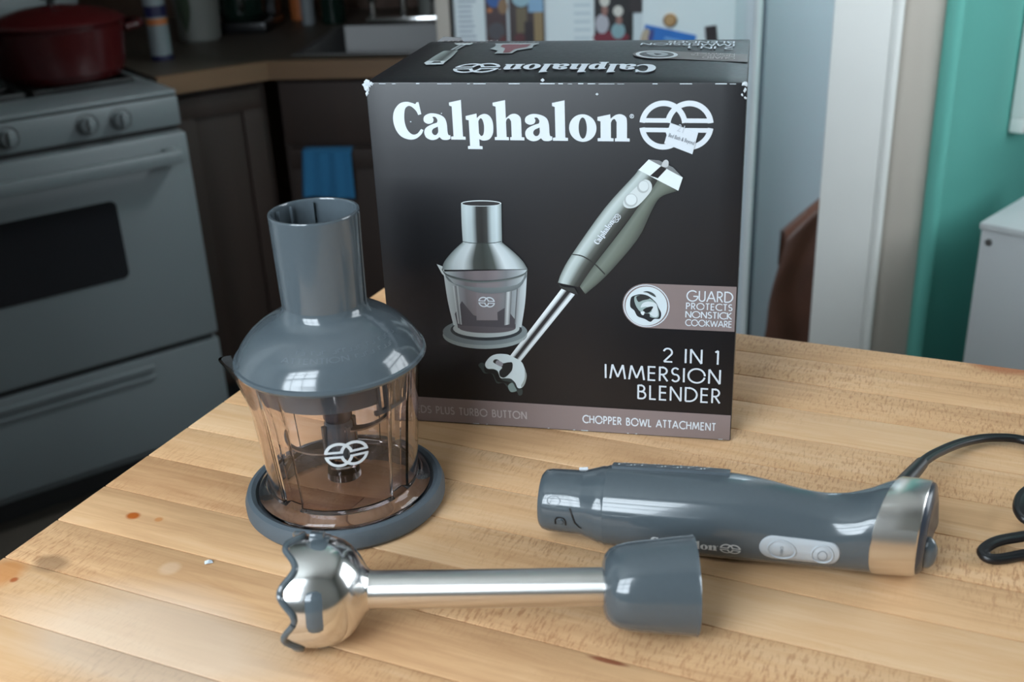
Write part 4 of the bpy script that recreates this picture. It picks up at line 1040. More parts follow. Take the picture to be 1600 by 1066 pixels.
# price sticker with its worn print
st = [(1047.5, 191.5), (1091, 207.5), (1082, 240.5), (1038, 223.5)]
q = [fp(*t) for t in st]
sticker = mesh_obj('price_sticker', [(x, -.0011, z) for x, z in q] + [(x, -.0003, z) for x, z in q], [(0, 1, 2, 3), (4, 7, 6, 5), (0, 4, 5, 1), (1, 5, 6, 2), (2, 6, 7, 3), (3, 7, 4, 0)], M['sticker'], cbox, smooth=False)
a0 = fp(1044, 213); a1 = fp(1084, 226)
V, F, Lw = plain_text('Bed Bath & Beyond'); L_ = math.hypot(a1[0] - a0[0], a1[1] - a0[1]); an = math.atan2(a1[1] - a0[1], a1[0] - a0[0])
mesh_obj('sticker_print', [(x, -.0013, z) for x, z in place(V, a0[0], a0[1], L_ / Lw, L_ / Lw * 1.7, an)], F, M['ink'], sticker, smooth=False)
V, F, Lw = plain_text('21'); a0 = fp(1057, 204); a1 = fp(1067, 207.3); L_ = math.hypot(a1[0] - a0[0], a1[1] - a0[1])
mesh_obj('sticker_print', [(x, -.0013, z) for x, z in place(V, a0[0], a0[1], L_ / Lw, L_ / Lw * 1.3, an)], F, flatcol((180, 188, 198), 'faded_ink'), sticker, smooth=False)
# top face, printed upside down as seen from the front
def top_text(s, u_start, u_end, v, hpx, name, m=None, w=.12, brand=False):
    x0, y0 = tp(u_start, v); x1, _ = tp(u_end, v); _, y1 = tp((u_start + u_end) / 2, v + hpx); ym = tp((u_start + u_end) / 2, v)[1]
    V, F, L = brand_text() if brand else stroke_text(s, w)
    h = (ym - y1) / (60 if brand else 1)
    pts = [(x0 - x * (x0 - x1) / L, ym - y * h) for x, y in V]
    return topface(name, pts, F, m or M['white_print'], 2)
top_text('', 1027, 790, 107.5, 11, 'top_brand_lettering', brand=True)
tx0, ty0 = tp(781, 112); tx1, _ = tp(710, 112); tcy = (tp(745, 106)[1] + tp(745, 118.5)[1]) / 2; th_ = tp(745, 106)[1] - tp(745, 118.5)[1]
topface('top_emblem', place(EV, (tx0 + tx1) / 2, tcy, (tx0 - tx1) / 118, th_ / 77), EF, M['white_print'], 2)
top_text('2 IN 1', 1146, 1076, 77, 4, 'top_title', w=.13)
top_text('IMMERSION', 1148, 1003, 72, 4, 'top_title', w=.13)
top_text('BLENDER', 1148, 1045, 67.4, 3.6, 'top_title', w=.13)
poly_print('top_badge', [([(1168, 87), (1168, 99), (1040, 98.5), (1040, 86.5)], (96, 88, 86)), (ell(1026, 92.5, 37, 6.8, 30), (96, 88, 86)), (ell(1026, 92.5, 33, 6, 30), (200, 206, 210)), (ell(1026, 92.5, 27, 4.8, 30), (60, 60, 64)), (contour([(1010, 90), (1030, 88.6), (1044, 92), (1034, 95.6), (1018, 94.5)]), (150, 156, 160)), (contour([(1022, 91), (1034, 92), (1026, 94)]), (30, 30, 34))], tp, 'top')
top_text('GUARD', 1148, 1098, 93.5, 3.5, 'top_badge_lettering', M['grey_print'])
top_text('PROTECTS', 1148, 1080, 90.5, 2.2, 'top_badge_lettering', M['grey_print'])
top_text('NONSTICK', 1148, 1085, 88.0, 1.8, 'top_badge_lettering', M['grey_print'])
poly_print('top_blender_picture', [
    ('grad', [(664, 103), (680, 92), (694, 84)], [(694, 104), (706, 95), (716, 84)], [(150, 160, 160), (110, 120, 118), (60, 66, 66), (160, 170, 170)]),
    ([(663, 103), (668, 100), (696, 101), (693, 106), (666, 106)], (196, 206, 210)), ([(674, 103.5), (690, 103.5), (688, 101.5), (678, 101.5)], (30, 30, 34)),
    ('grad', [(704, 83), (718, 74)], [(714, 83), (728, 74)], [(190, 200, 204), (40, 42, 46), (190, 200, 204)]),
    ([(710, 71), (740, 71), (734, 74.4), (714, 73.6)], (196, 206, 208))], tp, 'top')
poly_print('top_chopper_picture', [
    ([(776, 73), (842, 73.4), (834, 76.5), (832, 82), (808, 86), (800, 91), (773, 91), (778, 86), (766, 82.6), (774, 78)], (150, 158, 160)),
    ([(786, 74), (830, 74.5), (824, 80), (804, 84), (796, 90), (786, 90), (790, 82), (782, 79)], (112, 40, 52)),
    ([(774, 72.4), (842, 72.8), (842, 74.4), (774, 74)], (186, 194, 196))], tp, 'top')
for (s, a, b, v_) in (('~_~~_~ ~_~_ ~__~_', 778, 694, 65), ('~_~ ~_ ~_~~_', 762, 712, 69), ('~_~_ ~_ ~_~~', 842, 797, 69.4)):
    top_text(s, a, b, v_, 1.6, 'top_small_print', M['grey_print'], w=.2)
# worn edge: torn corners, scuffs
def crumple(name, pts, th=.0006, n=9):
    """small torn paper flakes round a local point"""
    v, f = [], []
    for (x, y, z, r) in pts:
        b = len(v); k = 7
        for i in range(k):
            t = 2 * PI * i / k; q = .85 * r * random.uniform(.45, 1.25)
            v.append((x + q * math.cos(t), y - th * random.uniform(.2, 1.1), z + q * math.sin(t)))
        v.append((x, y - th * 1.6, z)); f += [(b + i, b + (i + 1) % k, b + k) for i in range(k)]
    return mesh_obj(name, v, f, M['card_raw'], cbox, smooth=False)
crumple('torn_corner', [(.002, 0, BH - .001, .0034), (.005, 0, BH - .0012, .003), (.0015, 0, BH - .005, .003), (.0008, 0, BH - .0085, .0022), (-.0004, .001, BH - .003, .003)])
crumple('torn_corner', [(BW - .0015, 0, BH - .001, .0024), (BW - .001, 0, BH - .005, .0022), (BW - .003, 0, BH - .0085, .0014), (BW - .0008, 0, BH - .0105, .0014)])
v, f = [], []
x = .004
while x < BW - .004:
    l = random.uniform(.002, .012); h = random.uniform(.0002, .0007)
    if random.random() < .75:
        b = len(v); v += [(x, -.0004, BH - .0012), (x + l, -.0004, BH - .0012), (x + l, -.0002, BH - .0012 + h), (x, -.0002, BH - .0012 + h)]; f.append((b, b + 1, b + 2, b + 3))
    x += l + random.uniform(.0005, .005)
for (u, vv, r) in ((690, 177, .0006), (848, 125, .0016), (642, 190, .0007), (933, 147, .0012), (1180, 100, 0)):
    if r:
        a_, c_z = fp(u, vv); b = len(v); v += [(a_ - r, -.0005, c_z), (a_, -.0005, c_z - r * .8), (a_ + r, -.0005, c_z), (a_, -.0005, c_z + r * .8)]; f.append((b, b + 1, b + 2, b + 3))
x = BW * .2
while x < BW - .004:
    l = random.uniform(.001, .006)
    if random.random() < .4: b = len(v); v += [(x, -.0004, .0008), (x + l, -.0004, .0008), (x + l, -.0004, .0016), (x, -.0004, .0014)]; f.append((b, b + 1, b + 2, b + 3))
    x += l + random.uniform(.002, .012)
mesh_obj('edge_scuffs', v, f, M['card_raw'], cbox, smooth=False)
# loose flap corner behind
mesh_obj('flap_corner', [(.006, BD - .001, BH), (.03, BD + .0005, BH + .0005), (.028, BD + .001, BH + .003), (.012, BD + .0005, BH + .004)] + [(.006, BD, BH - .001), (.03, BD + .0015, BH - .001), (.028, BD + .002, BH + .003), (.012, BD + .0015, BH + .004)], [(0, 1, 2, 3), (7, 6, 5, 4), (0, 3, 7, 4), (3, 2, 6, 7), (2, 1, 5, 6), (1, 0, 4, 5)], M['card_black'], cbox, smooth=False)

# ================================================================ THE CHOPPER
CA = (-.128, .7066)
PHC = math.atan2(-CA[1], -CA[0])    # azimuth towards the camera
chop = empty('food_chopper', (CA[0], CA[1], TZ), 'grey and smoky clear chopper bowl with tall feed tube, in front of the box', 'food chopper')
lathe('base_ring', [(.058, .0015), (.0705, .0005), (.0733, .004), (.0735, .010), (.0715, .0155), (.0685, .0168), (.0655, .0155), (.0640, .010), (.058, .008)], M['rubber'], chop, n=96, closed=True)
def lobes(t):
    """0 on the four broad panels, 1 in the narrow grooves between them"""
    g = 0
    for k in range(4):
        d = (t - (PHC + PI / 4 + k * PI / 2) + PI) % (2 * PI) - PI
        d = abs(d); g = max(g, 1 - max(0, min(1, (d - .11) / .05)))
    return g
def spout(t, z):
    d = (t - (PHC - 1.62) + PI) % (2 * PI) - PI
    k = max(0, (z - .090) / .0265); return .0135 * math.exp(-(d / .21) ** 2) * k ** 1.4
bowl_prof = [(.0628, .0135), (.0632, .0165), (.0610, .0195), (.0570, .0215), (.0545, .0235), (.0548, .030), (.0562, .045), (.0580, .065), (.0598, .085), (.0618, .105), (.0632, .1165)]
def bowl_r(r, z, t, j):
    g = lobes(t) if 4 <= j <= 9 else 0
    if j == 9: g *= .4
    return r - .0042 * g + spout(t, z)
inner = [(r - .0020, z + (.0 if i > 3 else .001)) for i, (r, z) in enumerate(bowl_prof)]
def bowl_shell():
    n = 240
    prof = [(r, z) for r, z in bowl_prof]
    vs, fs = [], []
    for j, (r, z) in enumerate(prof):
        for i in range(n):
            t = 2 * PI * i / n; rr = bowl_r(r, z, t, j); zz = z + (.5 * spout(t, z) if j >= 9 else 0); vs.append((rr * math.cos(t), rr * math.sin(t), zz))
    m = len(prof)
    for j in reversed(range(4, m)):
        r, z = prof[j]
        for i in range(n):
            t = 2 * PI * i / n; rr = bowl_r(r, z, t, j) - .0022; zz = z + (.5 * spout(t, z) if j >= 9 else 0); vs.append((rr * math.cos(t), rr * math.sin(t), zz))
    rings = m + (m - 4)
    for j in range(rings - 1):
        for i in range(n):
            k = (i + 1) % n; fs.append((j * n + i, j * n + k, (j + 1) * n + k, (j + 1) * n + i))
    # floor of the bowl with a central spindle
    last = (rings - 1) * n
    for (r, z) in ((.030, .0215), (.0125, .0215), (.0110, .032), (.006, .036), (.0008, .0365)):
        b = len(vs)
        for i in range(n): t = 2 * PI * i / n; vs.append((r * math.cos(t), r * math.sin(t), z))
        for i in range(n): k = (i + 1) % n; fs.append((last + i, last + k, b + k, b + i))
        last = b
    prev = 0
    for (r, z) in ((.0605, .0125), (.0570, .0140), (.0530, .0185), (.040, .0190), (.0008, .0190)):
        b = len(vs)
        for i in range(n): t = 2 * PI * i / n; vs.append((r * math.cos(t), r * math.sin(t), z))
        for i in range(n): k = (i + 1) % n; fs.append((prev + i, b + i, b + k, prev + k))
        prev = b
    fs.append(tuple(prev + i for i in reversed(range(n)))); fs.append(tuple(last + i for i in range(n)))
    o = mesh_obj('clear_bowl', vs, fs, M['smoky'], chop, angle=30)
    bm = bmesh.new(); bm.from_mesh(o.data); bmesh.ops.recalc_face_normals(bm, faces=bm.faces); bm.to_mesh(o.data); bm.free()
    return o
bowl = bowl_shell()
# emblem on the bowl
def wrap_bowl(V2, u0, u1, vm, w):
    """centre of mark on bowl at azimuth/height found from the front"""
    out = []
    for x, y in V2: out.append((x, y))
    return out
def bowl_at(t, z, off=.0006):
    r = np.interp(z, [p[1] for p in bowl_prof[4:]], [p[0] for p in bowl_prof[4:]]) + off
    return (r * math.cos(t), r * math.sin(t), z)
EMT, EMZ, EMS = PHC + .05, .0705, .030 / 118
mesh_obj('printed_emblem', [bowl_at(EMT + x * EMS / .0585, EMZ + y * EMS * 1.0, .0006 + i * 2e-7) for i, (x, y) in enumerate(EV)], EF, M['logo_print'], chop, smooth=False)
# lid: dome, collar and tube
def lidr(r, z, t, j): return r
lid_prof = [(.0545, .1165), (.0628, .1172), (.0662, .1178), (.0674, .1198), (.0668, .1218), (.0652, .1224), (.0640, .1248), (.0620, .1290), (.0588, .1335), (.0545, .1382), (.0490, .1428), (.0432, .1465), (.0380, .1492), (.0338, .1516), (.0308, .1546), (.0292, .1580), (.0289, .1602)]
lidp = lid_prof + [(.0265, .1600), (.0268, .153), (.040, .1445), (.053, .136), (.0615, .124), (.0545, .1165)]
lathe('lid_dome', lidp, M['plastic'], chop, n=96, angle=40)
tubep = [(.0289, .1602), (.0290, .163), (.0304, .2236), (.0301, .2242), (.0286, .2242), (.0283, .2236), (.0268, .150), (.0270, .1602)]
ft = lathe('feed_tube', tubep, M['plastic'], chop, n=96, closed=True)
# ribs inside the tube and the seam outside
for a in (2.55, 2.05, 1.45, -.5):
    v, f = [], []
    bx(v, f, (.0264 * math.cos(a + .3), .0264 * math.sin(a + .3), .192), (.0022, .0010, .06), a + .3)
    mesh_obj('inner_rib', v, f, M['plastic'], ft)
for k in range(3):
    a = .55 - k * .17
    mesh_obj('guide_tooth', [(.0275 * math.cos(a), .0275 * math.sin(a), .212), (.0275 * math.cos(a + .05), .0275 * math.sin(a + .05), .203), (.0245 * math.cos(a), .0245 * math.sin(a), .203), (.0275 * math.cos(a - .05), .0275 * math.sin(a - .05), .203)], [(0, 1, 2), (0, 2, 3), (1, 3, 2), (0, 3, 1)], M['plastic'], ft, smooth=False)
a = -.15
tube('outer_seam', [((.0292 + .0004) * math.cos(a), (.0296) * math.sin(a), .1575), (.0300 * math.cos(a), .0300 * math.sin(a), .19), (.0307 * math.cos(a), .0307 * math.sin(a), .2235)], .0009, M['plastic'], ft, n=6, sub=3)
# skirt of the lid seen through the bowl, with strainer slats
def skirt():
    vs, fs = [], []; n = 96
    for (r, z) in ((.0560, .1175), (.0548, .100), (.0530, .100), (.0540, .1175)):
        for i in range(n): t = 2 * PI * i / n; vs.append((r * math.cos(t), r * math.sin(t), z))
    for j in range(3):
        for i in range(n):
            t = (2 * PI * i / n - PHC) % (2 * PI)
            if .50 < t < 1.15: continue
            k = (i + 1) % n; fs.append((j * n + i, j * n + k, (j + 1) * n + k, (j + 1) * n + i))
    for k in range(6):
        t = PHC + .53 + k * .115
        bx(vs, fs, (.0550 * math.cos(t), .0550 * math.sin(t), .106), (.003, .0022, .026), t)
    for k in range(7):
        t = PHC + .52 + k * .1; bx(vs, fs, (.0550 * math.cos(t), .0550 * math.sin(t), .0935), (.0028, .0062, .003), t)
    return mesh_obj('lid_skirt', vs, fs, M['plastic_satin'], chop, angle=40)
skirt()
lathe('drive_shaft', [(0, .150), (.0135, .150), (.0135, .098), (.0105, .092), (.0105, .070), (.0085, .066), (.0085, .050), (0, .050)], M['dark_plastic'], chop, n=40)
hub = lathe('blade_hub', [(0, .0385), (.0090, .0385), (.0112, .041), (.0118, .050), (.0105, .066), (.0085, .070), (0, .0705)], M['plastic'], chop, n=40)
for k in range(4):
    a = PHC + .5 + k * PI / 2; v, f = [], []; bx(v, f, (.0118 * math.cos(a), .0118 * math.sin(a), .054), (.004, .0028, .024), a); mesh_obj('hub_fin', v, f, M['plastic'], hub)
def blade(a0, z, sgn, tilt):
    v, f = [], []; n = 16
    for i in range(n + 1):
        t = i / n; r = .008 + .040 * t; a = a0 + sgn * 1.25 * t ** 1.3; w = .0125 * (1 - .25 * t) * (1 if t < .85 else (1 - t) / .15 * .7 + .3)
        d = np.array([math.cos(a), math.sin(a)]); m_ = np.array([-d[1], d[0]]) * sgn; c = d * r
        zz = z + tilt * t
        for q, dz in ((-.5, .0006), (.5, 0), (.5, -.0004), (-.5, -.0008)): p = c + m_ * w * q + d * w * .3 * q; v.append((p[0], p[1], zz + dz))
    for i in range(n):
        for q in range(4): k = (q + 1) % 4; f.append((i * 4 + q, i * 4 + k, i * 4 + 4 + k, i * 4 + 4 + q))
    f += [(3, 2, 1, 0), (n * 4, n * 4 + 1, n * 4 + 2, n * 4 + 3)]
    return mesh_obj('blade', v, f, M['steel_dark'], chop, angle=50)
M['steel_dark'] = mat('blade_steel', (.30, .29, .29, 1), .28, 1.0)
blade(PHC + .9, .062, 1, .004); blade(PHC - 2.2, .044, 1, -.002); blade(PHC - .9, .046, -1, .004)
# faint moulded warning words round the dome
def dome_text(s, t0, z0, h, arcw, tone):
    V, F, L = stroke_text(s, .13, .16)
    zs = [p[1] for p in lid_prof[6:]]; rs = [p[0] for p in lid_prof[6:]]
    out = []
    for x, y in V:
        z = z0 + y * h; r = float(np.interp(z, zs, rs)) + .00022; t = t0 + arcw * x / L
        out.append((r * math.cos(t), r * math.sin(t), z + .00012))
    return mesh_obj('moulded_lettering', out, F, M['emboss'], chop, smooth=False)
dome_text('ATTENTION ~_~_ ~__~', PHC - .62, .1372, .0026, 1.5, 0)
dome_text('~_ ~_~ _~~__~ ~_ ~_~~_', PHC - .45, .1412, .0024, 1.5, 0)

# ================================================================ THE BLENDING SHAFT
WA = np.array([-.1365, .5490, TZ + .0345]); WB = np.array([.1030, .5425, TZ + .0305])
wx = (WB - WA) / np.linalg.norm(WB - WA); WL = float(np.linalg.norm(WB - WA))
fh = np.array([0, -1., 0]); fh = fh - wx * (fh @ wx); fh /= np.linalg.norm(fh); wu = np.cross(wx, fh); wu = wu if wu[2] > 0 else -wu
WF = (fh, wu, wx)     # angle 0 towards the camera, 90 up
wand = empty('blending_shaft', (float(WA[0]), float(WA[1]), TZ), 'stainless blending shaft with scalloped bell lying in front of the chopper', 'blender shaft')
org = WA - np.array([WA[0], WA[1], TZ])
bell = [(.0335, .0030), (.0337, .009), (.0335, .0155), (.0324, .0220), (.0302, .0280), (.0267, .0330), (.0222, .0370), (.0174, .0402), (.0137, .0424), (.0118, .0445)]
NW = 7; PH0 = R(33)
def wave(t): return .0034 * math.cos(NW * (t - PH0))
def bell_mesh():
    n = 168; vs, fs = [], []
    def ring(r, z, k):
        for i in range(n):
            t = 2 * PI * i / n; zz = z - wave(t) * k; vs.append(tuple(org + (math.cos(t) * WF[0] + math.sin(t) * WF[1]) * r + WF[2] * zz))
    ks = [1, .45, .12, 0, 0, 0, 0, 0, 0, 0]
    for (r, z), k in zip(bell, ks): ring(r, z, k)
    for (r, z), k in list(zip(bell, ks))[::-1]: ring(max(.004, r - .0012), z - .0006 if z > .03 else z, k)
    m = len(vs) // n
    for j in range(m):
        for i in range(n):
            k = (i + 1) % n; jj = (j + 1) % m; fs.append((j * n + i, j * n + k, jj * n + k, jj * n + i))
    fs = [tuple(reversed(q)) for q in fs]
    return mesh_obj('bell', vs, fs, M['steel'], wand, angle=50)
bell_o = bell_mesh()
# plastic rim guard following the scallops
gp = []
for i in range(168):
    t = 2 * PI * i / 168; gp.append(tuple(org + (math.cos(t) * WF[0] + math.sin(t) * WF[1]) * .0339 + WF[2] * (.0012 - wave(t) * 1.15)))
tube('rim_guard', gp, .0020, M['plastic'], wand, n=8, sub=1, closed=True)
lathe('inner_guard', [(.0325, .006), (.0315, .012), (.028, .028), (.012, .036), (.012, .006), (.010, .006), (.004, .004), (.0, .004)], M['dark_plastic'], wand, n=48, center=tuple(org), frame=WF)
# blade inside the bell
v, f = [], []
for sgn in (1, -1):
    b = len(v)
    for (r, w, z) in ((.002, .006, .010), (.012, .008, .009), (.022, .006, .006), (.027, .001, .003)):
        for q in (-1, 1):
            for dz in (0, .001): v.append(tuple(org + WF[0] * r * sgn + WF[1] * (w * q * .5) + WF[2] * (z + dz)))
    for i in range(3):
        a = b + i * 4; f += [(a, a + 2, a + 6, a + 4), (a + 1, a + 5, a + 7, a + 3), (a, a + 4, a + 5, a + 1), (a + 2, a + 3, a + 7, a + 6)]
mesh_obj('blade', v, f, M['steel'], wand, smooth=False)
# oval grey inserts in the bell's wall
def bell_pt(t, z, off):
    r = float(np.interp(z, [p[1] for p in bell], [p[0] for p in bell])) + off
    return org + (math.cos(t) * WF[0] + math.sin(t) * WF[1]) * r + WF[2] * z
def insert(tc, zc, hw, ht, m, nm, off=.0007):
    pts = []
    for i in range(28):
        a = 2 * PI * i / 28; x = hw * math.cos(a); y = (ht - hw) * (1 if math.sin(a) > 0 else -1) + hw * math.sin(a) if abs(math.sin(a)) > 1e-6 else 0
        pts.append((x, y))
    vs, fs = [], []
    rows = 9
    # strip grid between left and right edges along the long way (around the bell)
    for j in range(rows + 1):
        y = -ht + 2 * ht * j / rows; yy = abs(y) - (ht - hw); w = hw if yy <= 0 else math.sqrt(max(0, hw * hw - yy * yy)); w = max(w, .0006)
        for k in range(5):
            x = -w + 2 * w * k / 4; vs.append(tuple(bell_pt(tc + y / .033, zc + x, off if 0 < k < 4 and 0 < j < rows else -.0008)))
    for j in range(rows):
        for k in range(4): a = j * 5 + k; fs.append((a, a + 1, a + 6, a + 5))
    return mesh_obj(nm, vs, fs, m, wand, angle=60)
for k in range(4): insert(R(13 + 90 * k), .0168, .0070, .0150, M['plastic'], 'slot_insert')
for k in range(4):
    t = R(14 + 90 * k) + .42; v, f = [], []
    # little recess mark at the end of each insert
    for (dt, dz) in ((-.03, -.0012), (.03, -.0012), (.03, .0012), (-.03, .0012)):
        pass
tab = R(104)
vv = []
for (t_, z_, o_) in [(tab - .10, .0095, 0), (tab + .16, .0095, 0), (tab + .16, .0185, 0), (tab - .10, .0185, 0)]:
    vv.append(tuple(bell_pt(t_, z_, -.0005)))
for (t_, z_, o_) in [(tab - .08, .0100, 0), (tab + .14, .0100, 0), (tab + .14, .0180, 0), (tab - .08, .0180, 0)]:
    vv.append(tuple(bell_pt(t_, z_, .0035)))
mesh_obj('guard_clip', vv, [(0, 1, 2, 3), (7, 6, 5, 4), (0, 4, 5, 1), (1, 5, 6, 2), (2, 6, 7, 3), (3, 7, 4, 0)], M['plastic'], wand, bevel=.001)
lathe('steel_tube', [(.0118, .0440), (.0115, .0465), (.0115, WL - .053)], M['brushed_tube'] if 'brushed_tube' in M else M['brushed'], wand, n=48, center=tuple(org), frame=WF)
ad = WL - .0552
adp = [(.0116, ad), (.0150, ad + .0004), (.0190, ad + .0018), (.0225, ad + .0050), (.0248, ad + .0095), (.0261, ad + .0150), (.0270, ad + .0220), (.0300, WL - .001), (.0303, WL), (.0290, WL), (.0285, WL - .001), (.0255, ad + .022), (.022, ad + .012), (.0116, ad + .008)]
lathe('coupling_cup', adp, M['plastic'], wand, n=80, center=tuple(org), frame=WF, angle=40)
lathe('drive_socket', [(.0116, ad + .008), (.0125, ad + .030), (.008, ad + .030), (.006, ad + .010)], M['dark_plastic'], wand, n=24, center=tuple(org), frame=WF)

# ================================================================ THE MOTOR HANDLE
HA = np.array([.0165, .6500, 0]); HB = np.array([.2625, .5870, 0]); hx = (HB - HA) / np.linalg.norm(HB - HA); HL = float(np.linalg.norm(HB - HA))
hf = np.array([hx[1], -hx[0], 0]); hf = hf if hf[1] < 0 else -hf
hz = np.array([0, 0, 1.])
handle = empty('motor_handle', (float(HA[0]), float(HA[1]), TZ), 'grey blender motor handle with pale button pad lying on the table', 'blender handle')
# stations: s, front, back, vertical radius, centre height
HS = [(.045, .0272, .0272, .0272, .0280), (.075, .0280, .0284, .0278, .0284), (.105, .0286, .0290, .0283, .0288), (.130, .0288, .0275, .0284, .0288), (.150, .0284, .0225, .0276, .0282), (.168, .0280, .0150, .0262, .0272), (.183, .0278, .0105, .0254, .0266), (.197, .0279, .0130, .0258, .0270), (.209, .0283, .0225, .0274, .0284), (.219, .0289, .0340, .0292, .0300), (.226, .0295, .0405, .0300, .0308)]
HSa = np.array(HS)
def hprof(s): return [float(np.interp(s, HSa[:, 0], HSa[:, i])) for i in range(1, 5)]
def shear(s, t, rb, rf):   # the head's planes lean: the far side reaches further along the axis
    k = max(0, min(1, (s - .17) / .05)); c = -math.cos(t)
    return k * (.016 * c if c > 0 else .012 * c)
def hpt(s, t, off=0.0):
    if s < .045: 
        rf = rb = rv = float(np.interp(s, [.0, .002, .006, .028, .034, .041, .045], [.0185, .0205, .0214, .0222, .0240, .0262, .0264])); cz = .0280
    else: rf, rb, rv, cz = hprof(s)
    c = math.cos(t); r = rf if c > 0 else rb
    p = HA + hx * (s + shear(s, t, rb, rf)) + hf * (c * (r + off)) + hz * (cz + math.sin(t) * (rv + off))
    return p - HA
def hloft(name, ss, m, nseg=72, off=0.0, cap=True, angle=35):
    rings = [[tuple(hpt(s, 2 * PI * i / nseg, off if not callable(off) else off(s))) for i in range(nseg)] for s in ss]
    o = loft(name, rings, m, handle, cap=cap, angle=angle)
    bm = bmesh.new(); bm.from_mesh(o.data); bmesh.ops.recalc_face_normals(bm, faces=bm.faces); bm.to_mesh(o.data); bm.free()
    return o
# smooth the stations
ssb = list(np.linspace(.0452, .226, 60))
_hs = catmull([np.array(h) for h in HS], 6); HSa = np.array(_hs)
hloft('grip_body', ssb, M['plastic'])
coup = hloft('coupling_neck', [0, .0006, .002, .004, .006, .012, .020, .028, .030, .032, .034, .0375, .041, .043, .0455], M['plastic'])
# bayonet marks on the neck: raised ring, small window, slot
def on_handle(V2, s0, t0, sx, sy, off, ang=0.0):
    """2-D marks laid on the grip: x along the axis, y up around it"""
    out = []
    for i_, (x, y) in enumerate(V2):
        a, b = x * sx, y * sy; a, b = a * math.cos(ang) - b * math.sin(ang), a * math.sin(ang) + b * math.cos(ang)
        out.append(tuple(hpt(s0 + a, t0 + b / .0285, off + i_ * 1e-7)))
    return out
def solid_on_handle(name, poly, s0, t0, m, h0, h1, parent, ang=0.0):
    n = len(poly); a = on_handle(poly, s0, t0, 1, 1, h1, ang); b = on_handle(poly, s0, t0, 1, 1, h0, ang)
    c = on_handle([(sum(p[0] for p in poly) / n, sum(p[1] for p in poly) / n)], s0, t0, 1, 1, h1, ang)
    fs = [(i, (i + 1) % n, 2 * n) for i in range(n)] + [(i, n + i, n + (i + 1) % n, (i + 1) % n) for i in range(n)]
    o = mesh_obj(name, a + b + c, fs, m, parent, angle=40)
    bm = bmesh.new(); bm.from_mesh(o.data); bmesh.ops.recalc_face_normals(bm, faces=bm.faces); bm.to_mesh(o.data); bm.free()
    return o
v, f = ring2(0, 0, .0048, .0040, n=24)
mesh_obj('lock_symbol', on_handle(v, .0115, R(31), 1, 1, .0003), f, M['emboss'], coup, smooth=False)
v, f = rib([(-.0035, -.004), (-.0035, .001), (-.002, .0038), (.002, .0038), (.0035, .001), (.0035, -.004)], .0011)
mesh_obj('release_window', on_handle(v, .0165, R(-6), 1, 1, .0003), f, M['stove_dark'], coup, smooth=False)
solid_on_handle('release_tab', ell(0, 0, .002, .0022, 14), .0165, R(-6), M['plastic'], -.0005, .001, coup)
v, f = rib([(-.0036, .0085), (-.002, .003), (.0, -.005), (.003, -.0088), (.0045, -.0088)], .0013)
mesh_obj('bayonet_slot', on_handle(v, .0265, R(4), 1, 1, .0004), f, M['stove_dark'], coup, smooth=False)
solid_on_handle('bayonet_lug', [(-.003, -.001), (.003, -.001), (.003, .001), (-.003, .001)], .027, R(118), M['plastic'], -.0005, .0016, coup)
# rating label, a thin raised plate along the top
lp = [(-.040, -.0095), (.036, -.0095), (.040, -.007), (.040, .007), (.036, .0095), (-.040, .0095)]
def plate():
    vs, fs = [], []; nx, ny = 12, 6
    for k, off in ((0, .0018), (1, -.001)):
        for j in range(ny + 1):
            for i in range(nx + 1): vs.append(tuple(hpt(.0475 + .078 * i / nx, R(96 + 36 * j / ny), off)))
    w = nx + 1; T = w * (ny + 1)
    for j in range(ny):
        for i in range(nx): a = j * w + i; fs.append((a, a + 1, a + w + 1, a + w)); fs.append((T + a, T + a + w, T + a + w + 1, T + a + 1))
    for i in range(nx): fs.append((i, T + i, T + i + 1, i + 1)); a = ny * w + i; fs.append((a, a + 1, T + a + 1, T + a))
    for j in range(ny): a = j * w; fs.append((a, a + w, T + a + w, T + a)); a = j * w + nx; fs.append((a, T + a, T + a + w, a + w))
    return mesh_obj('rating_label', vs, fs, M['plastic_satin'], handle, angle=40)
pl_ = plate()
for k, s in enumerate(('~_~~ _~_~~_~', '_~ ~_~ ~~_~_')):
    V, F, L = stroke_text(s, .14, .2)
    mesh_obj('label_print', [tuple(hpt(.052 + .06 * x / L, R(100 + 9 * k) + y * .0035 / .0285, .0021)) for x, y in V], F, M['logo_print'], pl_, smooth=False)
# brand mark
HT = R(-17)
WS = .0432
mesh_obj('brand_lettering', on_handle(BV, .0775, R(-21.5), WS / BLEN, WS / BLEN * 1.05, .0003), BF, M['logo_print'], handle, smooth=False)
mesh_obj('printed_emblem', on_handle(EV, .1290, R(-15.5), .0135 / 118, .0135 / 118, .0003), EF, M['logo_print'], handle, smooth=False)
# button pad
def pad_shape(L, W, n=14):
    return [(L / 2 - W / 2 + W / 2 * math.cos(t), W / 2 * math.sin(t)) for t in np.linspace(-PI / 2, PI / 2, n)] + [(-L / 2 + W / 2 + W / 2 * math.cos(t), W / 2 * math.sin(t)) for t in np.linspace(PI / 2, 3 * PI / 2, n)]
def dome_patch(name, outline, s0, t0, m, rings, parent):
    """rings: (scale, height)"""
    n = len(outline); vs, fs = [], []
    for sc_, h in rings: vs += on_handle([(x * sc_ if abs(sc_) > 0 else 0, y * sc_) for x, y in outline], s0, t0, 1, 1, h)
    for j in range(len(rings) - 1):
        for i in range(n): k = (i + 1) % n; fs.append((j * n + i, (j + 1) * n + i, (j + 1) * n + k, j * n + k))
    fs.append(tuple(range((len(rings) - 1) * n, len(rings) * n)))
    o = mesh_obj(name, vs, fs, m, parent, angle=50)
    bm = bmesh.new(); bm.from_mesh(o.data); bmesh.ops.recalc_face_normals(bm, faces=bm.faces); bm.to_mesh(o.data); bm.free()
    return o
